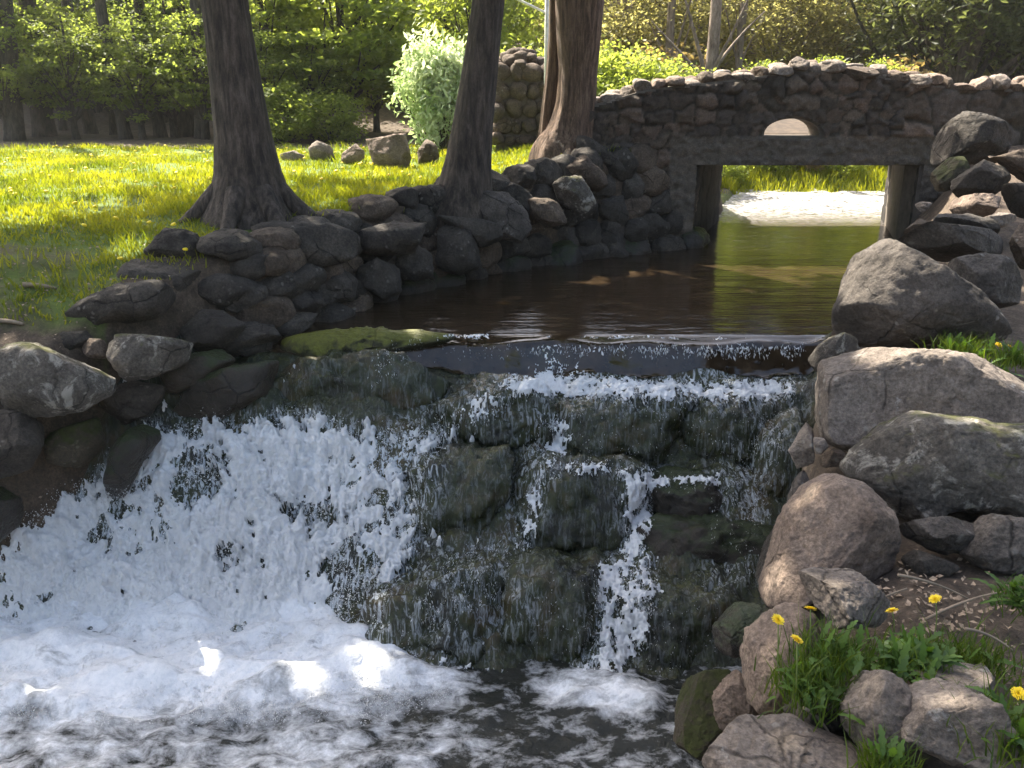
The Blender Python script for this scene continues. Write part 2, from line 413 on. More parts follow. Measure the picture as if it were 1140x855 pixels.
def traced_rock(name, label, outline, Y, mat, thick=None, seed=None, cat='rock', group=None, sub=5, facets=6, rough=1., parent=None):
    seed = abs(hash(str(outline))) % 99991 if seed is None else seed
    P = np.array(outline, float); c = (P.max(0) + P.min(0)) / 2 * .5 + P.mean(0) * .5
    C = at_y(c[0], c[1], Y); D = (C - CAM) @ FWD; s = D / F
    th, rr = poly_radius(outline, c)
    U, Fc = ico(sub)
    a = np.arctan2(U[:, 1], U[:, 0]); rad = np.interp(a, th, rr, period=2 * math.pi) * s
    q = np.hypot(U[:, 0], U[:, 1])
    mean = rr.mean() * s
    thick = thick or mean * .95
    V = np.stack([np.cos(a) * rad * q ** .8, np.sin(a) * rad * q ** .8, np.sign(U[:, 2]) * np.abs(U[:, 2]) ** .85 * thick], -1)
    V = shape_rock(V, seed, mean, facets, .75 * rough)
    # keep the traced width
    Wd = V[:, 0] [:, None] * RT + V[:, 1][:, None] * UP - V[:, 2][:, None] * FWD
    base = C + np.array([0, 0, Wd[:, 2].min()])
    me = mesh_np(name, Wd - np.array([0, 0, Wd[:, 2].min()]), Fc, M[mat])
    o = obj(name, me, parent, base if not parent else base - np.array(parent.location))
    if not parent: tag(o, label, cat, group)
    return o
def world_rock_np(size, seed, sub=4, facets=7, rough=1.):
    U, Fc = ico(sub)
    V = np.sign(U) * np.abs(U) ** .85 * np.array(size) / 2
    V = shape_rock(V, seed, float(np.mean(size)) / 2, facets, rough)
    return V, Fc

# ------------------------------------------------------------------ terrain functions
_LY = [-30, 2.0, 4.0, 5.2, 5.6, 6.4, 7.3, 8.53, 9.25, 9.83, 10.6, 11.46, 13.5, 16, 17, 60]
_LX = [-7., -6.5, -5.5, -4.0, -3.3, -2.75, -1.85, -1.32, -.66, -.1, .97, 2.32, 3.05, 4.0, 4.3, 4.3]
_RY = [-30, .5, 1.5, 2.4, 3.3, 4.3, 5.3, 6.0, 6.85, 9, 11.3, 13.2, 14.5, 60]
_RX = [-5, -.3, .2, .62, .95, 1.40, 1.75, 2.1, 2.45, 3.6, 4.95, 5.5, 14, 14]
def XL(Y): return np.interp(Y, _LY, _LX)
def XR(Y): return np.interp(Y, _RY, _RX)
def zleft(X, Y):
    z = np.interp(Y, [0, 4, 5, 5.8, 6.4, 7.0, 7.6, 8.4, 17, 20], [-.9, -.6, -.3, .05, .42, .62, .76, .82, .80, .82])
    z = z + .38 * sm(-.9, 1.2, X) * sm(9.3, 11, Y) * (1 - sm(17, 22, Y) * .5)
    z = z + .25 * np.clip(-X - 3.5, 0, 3) * (1 - sm(6.5, 9, Y)) * .5
    q = sm(2.6, 3.6, X) * sm(13.8, 15.2, Y); z = z * (1 - q) + q * (.10 + np.clip(Y - 17, 0, 10) * .10)
    return z
def zright(X, Y):
    return np.interp(Y, [-5, .6, 1.3, 2.0, 2.4, 2.9, 3.6, 4.2, 4.8, 5.3, 7, 9, 11, 13, 16, 17.5], [.4, .3, .12, .02, .08, .14, .08, .22, .46, .38, .42, .8, 1.25, 1.35, .5, .3]) - .38 * sm(.75, .0, X - XR(Y)) * sm(6.8, 5.5, Y) - .95 * sm(1.1, .0, X - XR(Y)) * sm(7.2, 8.5, Y) * sm(13.5, 12.5, Y)
def hill(X, Y):
    h = np.clip(Y - 23, 0, 60) * .16 * sm(1.5, -7, X) + np.clip(Y - 25, 0, 60) * .14
    return np.minimum(h, 8 + 3 * sm(20, 60, Y))
def ground_z(X, Y):
    X = np.asarray(X, float); Y = np.asarray(Y, float)
    xl, xr = XL(Y), XR(Y)
    mid = np.where(X < (xl + xr) / 2, zleft(X, Y), zright(X, Y))
    bed = np.where(Y > 6.9, -.45, -2.3)
    dl, dr = X - xl, xr - X
    inside = np.minimum(dl, dr)
    far = sm(16.2, 18.0, Y)                       # stream ends behind (bends out of sight)
    t = sm(-.22, .10, inside) * (1 - far)
    z = mid * (1 - t) + bed * t
    z = z + hill(X, Y)
    P = np.stack([X.ravel(), Y.ravel(), 0 * X.ravel()], -1)
    z = z + (.05 * fbm(P * .7, 4, 3)).reshape(X.shape) * (1 - t) + (.02 * fbm(P * 5, 3, 5)).reshape(X.shape) * (1 - t)
    z = z + (fbm(P * .09, 3, 11) * 1.2).reshape(X.shape) * sm(20, 40, Y)
    return z
gx = np.concatenate([np.linspace(-75, -24, 10), np.linspace(-22, -9, 27), np.arange(-8.7, 9, .1), np.linspace(9.5, 24, 28), np.linspace(27, 75, 10)])
gy = np.concatenate([np.linspace(-40, -8, 8), np.linspace(-6, -.4, 12), np.arange(0, 19, .1), np.linspace(19.3, 50, 70), np.linspace(53, 95, 10)])
GX, GY = np.meshgrid(gx, gy, indexing='ij')
GZ = ground_z(GX, GY)
lawn = sm(7.1, 8.0, GY - .35 * (GX + 3) * 0) * (GX < XL(GY)) * sm(.25, .8, XL(GY) - GX) * (1 - sm(16.8, 18, GY))
lawn = lawn + .55 * sm(5.6, 6.4, GY) * (1 - sm(7.1, 8.0, GY)) * (GX < -3)
lawn = np.maximum(lawn, .45 * sm(13, 15, GY) * (GX > 2.0) * (GX < XL(GY)))
lawn = np.maximum(lawn, .62 * sm(16.6, 17.2, GY) * (1 - sm(21, 24, GY)) * sm(2.0, 3.0, GX))
o = obj('ground', mesh_np('ground', np.stack([GX, GY, GZ], -1).reshape(-1, 3), grid_faces(len(gx), len(gy)), M['ground'], attrs={'lawn': lawn.ravel().astype(float)}))
tag(o, kind='structure')

# ------------------------------------------------------------------ cascade bed
BX = np.arange(-5.2, 3.0, .025); BY = np.arange(3.2, 7.45, .025)
def bed_z(X, Y, detail=True):
    Xc = np.asarray(X, float); s = 7.0 - Y + .05 * np.sin(Xc * 2.3 + 1) * np.sin(Xc * 5.1) + .006 * np.sin(Xc * 11.7 + 2) + .003 * np.sin(Xc * 23.)
    zr = np.interp(s, [-.5, -.06, 0, .10, .42, .80, 1.02, 1.45, 1.62, 2.15, 2.6], [-.10, -.05, -.02, -.27, -.36, -.66, -.76, -1.08, -1.14, -1.62, -1.8])
    zl = np.interp(s, [-.5, -.1, 0, .3, .65, 1.1, 1.6, 2.2], [-.10, -.03, -.02, -.16, -.42, -1.0, -1.62, -1.8])
    t = sm(-1.3, -.3, X)
    z = zl * (1 - t) + zr * t
    if detail:
        P = np.stack([X.ravel(), Y.ravel(), 0 * X.ravel()], -1)
        amp = sm(-.02, .3, s)
        n = .13 * fbm(P * np.array([2.1, 1.3, 1]), 3, 21) + .05 * np.abs(fbm(P * 6, 4, 31, .6)) + .012 * fbm(P * 26, 2, 33)
        z = z + n.reshape(X.shape) * amp
        z = z - .02 * (1 - amp)
        # left and right shoulders rise to the banks
    z = z + .5 * sm(.15, -.35, X - XL(Y)) * sm(7.3, 6.9, Y) + .5 * sm(.1, -.4, XR(Y) - X) * sm(7.3, 6.9, Y)
    return z
SX, SY = np.meshgrid(BX, BY, indexing='ij'); SZ = bed_z(SX, SY)
def poly_mask(px, py, poly, feather):
    """smooth inside test in picture coordinates, 1 inside -> 0 at feather px outside"""
    P = np.array(poly, float); Q = np.roll(P, -1, 0); ins = np.zeros(px.shape, bool); d2 = np.full(px.shape, 1e12)
    for (x0, y0), (x1, y1) in zip(P, Q):
        c = ((y0 > py) != (y1 > py)) & (px < (x1 - x0) * (py - y0) / ((y1 - y0) or 1e-9) + x0); ins ^= c
        ex, ey = x1 - x0, y1 - y0; t = np.clip(((px - x0) * ex + (py - y0) * ey) / (ex * ex + ey * ey + 1e-9), 0, 1)
        d2 = np.minimum(d2, (px - x0 - t * ex) ** 2 + (py - y0 - t * ey) ** 2)
    sd = np.sqrt(d2) * np.where(ins, 1, -1)
    return sm(-feather, feather, sd)
MAIN = [(-200, 640), (0, 595), (50, 560), (110, 535), (170, 480), (225, 474), (300, 470), (345, 462), (380, 478), (430, 484), (492, 482), (480, 545), (455, 610), (425, 680), (432, 720), (490, 745), (505, 765), (420, 800), (330, 860), (-200, 860)]
def wash_at(px, py):
    w_ = .9 * poly_mask(px, py, [(560, 405), (620, 372), (890, 378), (890, 455), (700, 450), (560, 440)], 25)
    w_ = np.maximum(w_, .8 * poly_mask(px, py, [(690, 520), (725, 520), (730, 600), (720, 700), (690, 760), (640, 760), (660, 680), (690, 610)], 22))
    w_ = np.maximum(w_, .6 * poly_mask(px, py, [(590, 450), (640, 450), (620, 520), (590, 600), (560, 600)], 18))
    w_ = np.maximum(w_, .5 * poly_mask(px, py, [(440, 620), (560, 600), (600, 690), (500, 740), (440, 700)], 30))
    w_ = np.maximum(w_, .55 * poly_mask(px, py, [(780, 540), (850, 450), (880, 480), (840, 640), (790, 660)], 25))
    w_ = np.maximum(w_, .55 * poly_mask(px, py, [(430, 470), (560, 420), (600, 380), (640, 400), (560, 470), (480, 490)], 20))
    w_ = w_ * 1.35
    w_ = np.maximum(w_, 2.0 * poly_mask(px, py, MAIN, 24))
    return w_
spx, spy, _ = project(np.stack([SX, SY, SZ], -1).reshape(-1, 3))
o = obj('streambed', mesh_np('streambed', np.stack([SX, SY, SZ], -1).reshape(-1, 3), grid_faces(len(BX), len(BY))[((SX > XL(SY) - .3) & (SX < XR(SY) + .3)).ravel()[grid_faces(len(BX), len(BY))].all(1)], M['wetmoss'], attrs={'wash': wash_at(spx, spy)}))
tag(o, kind='structure')
BEDV = np.stack([SX, SY, SZ], -1).reshape(-1, 3); BEDF = grid_faces(len(BX), len(BY))
ex_pts = []   # geometry of cascade boulders for ray casts
def slope_Y(px, py):
    d = ray(px, py); # z = -.727*(7-Y)
    return (2 + .727 * 7) / (.727 - d[2] / d[1])

CAS = [
 ('flat bright yellow-green moss mat at the left end of the weir', [(312, 376), (350, 369), (410, 365), (470, 368), (510, 373), (500, 382), (450, 392), (410, 400), (370, 398), (330, 412), (316, 395)], 'brightmoss'),
 ('broad mossy boulder in the middle of the cascade, water slipping over its flat top', [(588, 540), (605, 525), (650, 517), (690, 527), (702, 545), (697, 590), (680, 618), (640, 630), (600, 625), (583, 590)], 'wetmoss'),
 ('small round dark boulder right of the white rivulet in the cascade', [(725, 540), (745, 526), (780, 530), (800, 545), (797, 572), (770, 586), (735, 580)], 'wetdark'),
 ('reddish dark wet rock below the small round boulder in the cascade', [(720, 585), (760, 580), (800, 580), (850, 590), (848, 640), (790, 665), (740, 645), (720, 615)], 'wetdark'),
 ('dark wet boulder high in the cascade under the first foam strip, left end', [(495, 455), (530, 434), (580, 428), (622, 440), (625, 470), (600, 502), (550, 512), (505, 505)], 'wetmoss'),
 ('brown wet rock at the right edge of the main white fall', [(470, 528), (510, 510), (555, 508), (572, 530), (562, 585), (540, 610), (490, 605), (470, 575)], 'wetmoss'),
 ('green slick boulder under the middle of the first foam strip', [(636, 455), (700, 440), (762, 450), (768, 492), (740, 524), (680, 518), (638, 505)], 'wetmoss'),
 ('mossy boulder with a dark hollow near the right end of the weir', [(765, 470), (800, 445), (848, 452), (855, 490), (830, 522), (790, 524), (765, 505)], 'wetmoss'),
 ('wet boulder at the foot of the cascade beside the main white fall', [(425, 655), (470, 632), (520, 626), (560, 640), (572, 690), (552, 745), (480, 752), (428, 720)], 'wetmoss'),
 ('wet boulder at the centre foot of the cascade, left of the lower splash', [(560, 645), (600, 630), (650, 640), (664, 700), (645, 758), (580, 758), (558, 700)], 'wetmoss'),
 ('dark green boulder at the foot of the cascade right of the lower splash', [(690, 665), (740, 645), (800, 660), (812, 700), (785, 765), (720, 772), (690, 725)], 'wetmoss'),
 ('mossy hump left of the weir just above the main white fall', [(300, 440), (350, 408), (430, 396), (482, 410), (470, 445), (420, 478), (340, 470), (300, 458)], 'wetmoss'),
 ('wet upright rock at the right margin of the cascade under the pale pebble', [(848, 490), (880, 470), (892, 520), (872, 572), (845, 610), (832, 565)], 'wetmoss'),
]
BV, BF, off = [BEDV], [np.vstack([BEDF[:, [0, 1, 2]], BEDF[:, [0, 2, 3]]])], len(BEDV)
for i, (lab, outl, mt) in enumerate(CAS):
    c = np.mean(outl, 0); Y = slope_Y(c[0], c[1]) + (-.03 if mt != 'brightmoss' else .02)
    inw = 'fall' in lab and 'dark' in lab
    oc = np.mean(outl, 0); outl = [tuple(oc + (np.array(p) - oc) * (.85 if inw else 1.0 if mt == 'brightmoss' else 1.28)) for p in outl]
    o = traced_rock('cascade_boulder', lab, outl, Y + (.17 if inw else (0 if mt == 'brightmoss' else .17)), mt, seed=300 + i, facets=3, rough=1.9, cat='boulder', thick=.12 if mt == 'brightmoss' else .30)
    me = o.data; V = np.zeros(len(me.vertices) * 3, np.float32); me.vertices.foreach_get('co', V); V = V.reshape(-1, 3) + np.array(o.location)
    qx, qy, _ = project(V)
    at = me.attributes.new('wash', 'FLOAT', 'POINT'); at.data.foreach_set('value', (wash_at(qx, qy) * .8 + .05).astype(np.float32))
    BV.append(V); BF.append(ico(5)[1] + off); off += len(V)
bvh = BVHTree.FromPolygons(np.vstack(BV).tolist(), np.vstack(BF).tolist())

# ------------------------------------------------------------------ water: upper pool
PX = np.concatenate([np.arange(-2.6, 2.7, .03), np.arange(2.7, 15, .06)]); PY = np.concatenate([np.arange(6.88, 7.4, .02), np.arange(7.4, 18.5, .06)])
QX, QY = np.meshgrid(PX, PY, indexing='ij')
P3 = np.stack([QX.ravel(), QY.ravel(), 0 * QX.ravel()], -1)
rap = sm(12.4, 15.6, QY).ravel()
pz = .004 * fbm(P3 * np.array([1.5, 5, 1]), 3, 41) + rap * (.05 * fbm(P3 * np.array([3, 5, 1]), 4, 43) + .0)
bz_ = bed_z(QX, QY).ravel() + .012; tt = sm(7.14, 6.98, QY).ravel(); pz = np.where(QY.ravel() < 7.2, np.minimum(pz, pz * (1 - tt) + bz_ * tt), pz)
ppx, ppy, _ = project(P3)
pf = 1.1 * rap
keep = ((QX > XL(QY) - np.where(QY < 7.6, .05, .35)) & (QX < XR(QY) + .4))
Fq = grid_faces(len(PX), len(PY)); kf = keep.ravel()[Fq].all(1)
V = P3.copy(); V[:, 2] = pz
o = obj('water', mesh_np('water', V, Fq[kf], M['pool'], attrs={'foam': pf}))
tag(o, kind='structure')

# lower pool
PX = np.arange(-6.5, 2.2, .03); PY = np.arange(1.2, 5.9, .03)
QX, QY = np.meshgrid(PX, PY, indexing='ij'); P3 = np.stack([QX.ravel(), QY.ravel(), 0 * QX.ravel() - 1.6], -1)
ppx, ppy, _ = project(P3)
fm = np.maximum(poly_mask(ppx, ppy, [(-300, 600), (420, 640), (440, 715), (500, 748), (515, 770), (400, 790), (250, 800), (100, 815), (-300, 800)], 45), .85 * poly_mask(ppx, ppy, [(590, 755), (640, 748), (735, 770), (730, 800), (640, 800), (600, 780)], 22))
fm = np.maximum(fm, .5 * poly_mask(ppx, ppy, [(-300, 780), (380, 780), (560, 790), (500, 900), (-300, 900)], 60))
fm = np.maximum(fm, .18)
dist = np.clip((QY.ravel() - 3.2) / 2, 0, 1)
pz = -1.6 + (.075 * fbm(P3 * np.array([1.7, 2.6, 1]), 4, 51) + .05 * np.abs(fbm(P3 * np.array([3, 5, 1]), 4, 53))) * (.35 + 1.2 * fm)
pz = pz + .05 * fm
V = P3.copy(); V[:, 2] = pz
keep = ((QX > XL(QY) - .6) & (QX < XR(QY) + .5)).ravel()
Fq = grid_faces(len(PX), len(PY)); Fq = Fq[keep[Fq].all(1)]
o = obj('plunge_pool_water', mesh_np('plunge_pool_water', V, Fq, M['lower'], attrs={'foam': fm})); tag(o, kind='structure')

# white water sheet on the left of the cascade
PHI = R(36); SN = np.array([0, -math.sin(PHI), math.cos(PHI)]); ST = np.array([0, -math.cos(PHI), -math.sin(PHI)])
WX = np.arange(-5.0, 0.2, .010); WS = np.arange(.35, 3.1, .010)
QX, QS = np.meshgrid(WX, WS, indexing='ij')
gx_, gy_ = np.meshgrid(np.arange(-5.3, 2.8, .05), np.arange(3.2, 7.45, .05), indexing='ij')
SB = np.stack([gx_, gy_, np.maximum(bed_z(gx_, gy_, False), -1.66)], -1).reshape(-1, 3)
sbvh = BVHTree.FromPolygons(SB.tolist(), grid_faces(*gx_.shape).tolist())
def drape(tree, X, S):
    O = np.array([0, 7., 0]) + X.ravel()[:, None] * RT + S.ravel()[:, None] * ST + SN * 1.2
    out = np.zeros((len(O), 3)); ok = np.zeros(len(O), bool); d = Vector(-SN)
    for i, p in enumerate(O.tolist()):
        h_ = tree.ray_cast(Vector(p), d)
        if h_[0] is not None: out[i] = h_[0]; ok[i] = True
        else: out[i] = O[i] - SN * 1.2
    return out, ok
P3, okh = drape(sbvh, QX, QS)
ppx, ppy, _ = project(P3 + SN * .08)
mk = poly_mask(ppx, ppy, MAIN, 26)
hole = np.maximum.reduce([poly_mask(ppx, ppy, [(185, 540), (215, 498), (250, 505), (245, 545), (215, 566)], 18) * .95,
                          poly_mask(ppx, ppy, [(300, 560), (335, 545), (385, 560), (395, 590), (340, 600)], 16) * .62,
                          poly_mask(ppx, ppy, [(350, 620), (400, 590), (430, 610), (415, 660), (370, 665)], 16) * .62, poly_mask(ppx, ppy, [(150, 680), (180, 650), (230, 660), (220, 700), (170, 705)], 14) * .45,
                          poly_mask(ppx, ppy, [(230, 600), (290, 590), (300, 640), (250, 650)], 16) * .4, poly_mask(ppx, ppy, [(430, 520), (480, 490), (490, 560), (440, 600)], 16) * .4])
UV = np.stack([QX.ravel(), QS.ravel(), 0 * QX.ravel()], -1)
wrp = UV + .05 * np.stack([pn(UV * 5, 1), pn(UV * 5 + 7, 2), 0 * UV[:, 0]], -1)
n_big = fbm(wrp * np.array([2.6, 1.6, 1]), 3, 61); n_mid = fbm(wrp * np.array([10, 6.5, 1]), 4, 63, .62); n_hi = fbm(wrp * np.array([40, 26, 1]), 3, 65, .65)
rid = 1 - np.abs(fbm(wrp * np.array([8, 4, 1]), 4, 67, .6)) * 2
soft = sm(-1.62, -1.25, P3[:, 2])
h = .05 + .09 * n_big + .05 * n_mid + .016 * n_hi + .035 * rid
th_ = mk - hole * .95 + .56 * n_mid + .38 * n_hi - .28 - .06 * soft
th_ = np.where((P3[:, 2] < -1.63) | ~okh, -1, th_)
V = P3 + SN * (np.maximum(h, -.01) * sm(-.05, .30, th_) * (.45 + .45 * soft))[:, None] + RT * (.02 * n_mid)[:, None]
keep = th_ > 0
Fq = grid_faces(len(WX), len(WS)); Fq = Fq[keep[Fq].all(1)]
used = np.unique(Fq); remap = np.full(len(V), -1); remap[used] = np.arange(len(used))
o = obj('waterfall', mesh_np('waterfall', V[used], remap[Fq], M['foam'])); tag(o, kind='structure')

# strands / flecks of white water lying on rock and splashing clear of it
OCT = np.array([[1, 0, 0], [-1, 0, 0], [0, 1, 0], [0, -1, 0], [0, 0, 1], [0, 0, -1]], float)
OCTF = np.array([[0, 2, 4], [2, 1, 4], [1, 3, 4], [3, 0, 4], [2, 0, 5], [1, 2, 5], [3, 1, 5], [0, 3, 5]])
def flecks(pts, dirs, ln, wd, seed):
    r_ = np.random.default_rng(seed); n = len(pts)
    d = dirs / np.linalg.norm(dirs, axis=1)[:, None]
    a = np.cross(d, r_.normal(size=(n, 3))); a /= np.linalg.norm(a, axis=1)[:, None]; b = np.cross(d, a)
    V = pts[:, None] + d[:, None] * (OCT[None, :, 0:1] * ln[:, None, None]) + a[:, None] * (OCT[None, :, 1:2] * wd[:, None, None]) + b[:, None] * (OCT[None, :, 2:3] * (wd * .6)[:, None, None])
    V = V + r_.normal(size=V.shape) * (wd * .25)[:, None, None]
    Fc = (OCTF[None] + (np.arange(n) * 6)[:, None, None]).reshape(-1, 3)
    return V.reshape(-1, 3), Fc
def surf(px, py, lift=0.):
    d = Vector(ray(px, py)).normalized(); h_ = bvh.ray_cast(Vector(CAM), d)
    if h_[0] is None: return None
    return h_[0], h_[1]
SPR = [  # polygon, count, length range, noise gate
 ([(560, 425), (620, 418), (720, 426), (880, 428), (885, 442), (720, 446), (600, 438)], 7000, (.006, .03), .30),
 ([(590, 380), (700, 377), (890, 384), (890, 397), (700, 394), (590, 392)], 3500, (.006, .03), .42),  # weir lip: white flecks for foam and for the sky reflected there
 ([(700, 525), (725, 525), (722, 580), (712, 625), (690, 630), (700, 585)], 2600, (.006, .022), .35),
 ([(665, 630), (725, 620), (735, 660), (715, 720), (690, 750), (650, 755), (665, 700)], 3600, (.005, .018), .48),
 ([(620, 518), (650, 514), (692, 522), (700, 532), (650, 524), (612, 534)], 700, (.005, .02), .4),
 ([(600, 470), (635, 450), (630, 490), (605, 540), (588, 610), (575, 610), (590, 540)], 1500, (.005, .02), .48),
 ([(500, 615), (560, 605), (580, 650), (520, 680), (460, 730), (440, 720), (480, 660)], 1600, (.004, .015), .52),
 ([(730, 530), (800, 530), (800, 545), (730, 545)], 350, (.005, .015), .5),
 ([(790, 560), (850, 450), (875, 480), (840, 640), (800, 660)], 1200, (.004, .016), .55),
 ([(470, 480), (560, 425), (620, 395), (640, 405), (570, 450), (500, 495)], 1500, (.005, .022), .5),
 ([(400, 398), (470, 372), (600, 372), (600, 395), (470, 400), (415, 430)], 900, (.004, .016), .55),
 ([(590, 640), (800, 640), (800, 760), (590, 760)], 900, (.003, .010), .5),
 ([(620, 445), (880, 445), (850, 520), (620, 520)], 900, (.003, .012), .55),
]
pts, dirs, lns, wds = [], [], [], []
rr_ = np.random.default_rng(99)
for poly, cnt, (l0, l1), gate in SPR:
    P = np.array(poly, float); lo, hi = P.min(0) - 12, P.max(0) + 12
    n = 0; tries = 0; cnt = int(cnt * .32)
    while n < cnt and tries < 12:
        tries += 1
        q = rr_.uniform(lo, hi, size=(cnt * 2, 2)); m = poly_mask(q[:, 0], q[:, 1], poly, 11)
        nz = 1 - 2.6 * np.abs(fbm(np.stack([q[:, 0] * .055, q[:, 1] * .028, 0 * q[:, 0]], -1), 4, 77, .55))
        ok = (m > rr_.uniform(.1, 1, len(m))) & (nz > gate)
        for x, y in q[ok]:
            s_ = surf(x, y)
            if s_ is None: continue
            p, nrm = s_; p = np.array(p); nrm = np.array(nrm)
            if nrm @ FWD > 0: nrm = -nrm
            dn = np.array([0, 0, -1.]) - nrm * (-nrm[2]); dn += np.array([0, -.15, 0])
            pts.append(p + nrm * rr_.uniform(.002, .012)); dirs.append(dn + rr_.normal(size=3) * .25); L = rr_.uniform(l0, l1) * rr_.uniform(.3, 1); lns.append(L); wds.append(max(.0018, L * rr_.uniform(.15, .35)))
            n += 1
            if n >= cnt: break
gxx = np.arange(-1.1, 2.45, .0085); gss = np.arange(-.12, 2.75, .0085); QX, QS = np.meshgrid(gxx, gss, indexing='ij')
P3, okh = drape(bvh, QX, QS); zz = P3[:, 2]
P3[:, 2] = np.where((zz > -.075) & (P3[:, 1] > 6.85), np.maximum(zz, .006), zz)
UV = np.stack([QX.ravel(), QS.ravel(), 0 * QX.ravel()], -1)
qx, qy, _ = project(P3)
mk = np.zeros(len(zz))
for poly, a, ft in [([(545, 424), (620, 416), (720, 424), (880, 427), (888, 441), (720, 446), (620, 442), (560, 438)], .92, 8), ([(590, 379), (700, 376), (895, 382), (895, 393), (700, 391), (590, 389)], .9, 5),  # second strip, on the lip: foam plus sky glint in white
   ([(698, 524), (728, 524), (724, 580), (712, 628), (688, 634), (698, 585)], .95, 9), ([(668, 630), (722, 620), (734, 660), (715, 720), (690, 755), (648, 760), (665, 700)], .8, 16), ([(500, 366), (548, 364), (548, 378), (490, 384)], .8, 8),
   ([(625, 470), (640, 455), (632, 495), (606, 545), (588, 610), (575, 610), (592, 540)], .62, 9), ([(470, 490), (560, 425), (610, 400), (640, 405), (570, 450), (500, 500)], .42, 14), ([(610, 520), (650, 514), (700, 524), (700, 532), (640, 526)], .8, 6), ([(725, 530), (800, 530), (800, 540), (728, 542)], .7, 6)]:
    mk = np.maximum(mk, a * poly_mask(qx, qy, poly, ft))
vein = 1 - 2.8 * np.abs(fbm(UV * np.array([10, 5, 1.]), 5, 201, .62)); nh = fbm(UV * np.array([46, 30, 1]), 3, 203, .65)
brk = fbm(UV * np.array([5, 3.5, 1.]), 3, 207)
th_ = np.where(QS.ravel() < -.02, -9, mk) * 1.1 - .66 + .50 * vein * (mk > .02) + .34 * nh + .6 * brk - (mk < .05) - (~okh)
V = P3 + SN * (.004 + .035 * np.clip(th_, 0, .6) + .010 * nh)[:, None]
Fq = grid_faces(len(gxx), len(gss)); Fq = Fq[(th_ > 0)[Fq].all(1)]
dz_ = (V @ SN)[Fq]; Fq = Fq[(dz_.max(1) - dz_.min(1)) < .05]; dz_ = V[:, 2][Fq]; yq = V[:, 1][Fq].max(1); Fq = Fq[(yq < 6.86) | (dz_.max(1) - dz_.min(1) < .016)]
used = np.unique(Fq); remap = np.full(len(V), -1); remap[used] = np.arange(len(used))
o = obj('stream_foam_glint', mesh_np('stream_foam_glint', V[used], remap[Fq], M['foam'])); tag(o, kind='structure')
V1, F1 = flecks(np.array(pts), np.array(dirs), np.array(lns), np.array(wds), 5)
# froth thrown up over the main white fall
n = 38000
q = np.stack([rr_.uniform(-20, 520, n * 3), rr_.uniform(455, 800, n * 3)], -1)
m = poly_mask(q[:, 0], q[:, 1], MAIN, 18); nz = fbm(np.stack([q[:, 0] * .03, q[:, 1] * .03, 0 * q[:, 0]], -1), 4, 78)
edge = 1 - np.abs(m - .5) * 2
ok = (m > rr_.uniform(0, 1, len(m))) & (nz + .25 * edge > rr_.uniform(-.3, .5, len(m))); q = q[ok][:n]
pp = []
for x, y in q:
    d = ray(x, y)
    Y = slope_Y(x, y) if y < 700 else (3.6 / -d[2]) * d[1]
    Y = max(Y, (3.55 / -d[2]) * d[1]) if y > 640 and False else min(Y, (3.6 / -d[2]) * d[1])
    pp.append(CAM + d * (Y / d[1]) - FWD * rr_.uniform(-.02, .16) + np.array([0, 0, rr_.uniform(0, .05)]))
pp = np.array(pp); L = rr_.uniform(.002, .011, len(pp)) * rr_.uniform(.4, 1, len(pp))
V2, F2 = flecks(pp, rr_.normal(size=pp.shape) + np.array([0, -.3, -.5]), L, L * .45, 6)
Vm, Fm = merge([(V1, F1), (V2, F2)])
o = obj('spray', mesh_np('spray', Vm, Fm, M['foam']))
tag(o, 'white flecks and threads of spray over the cascade rocks and painted sky glint on the weir lip', 'spray', kind='stuff')

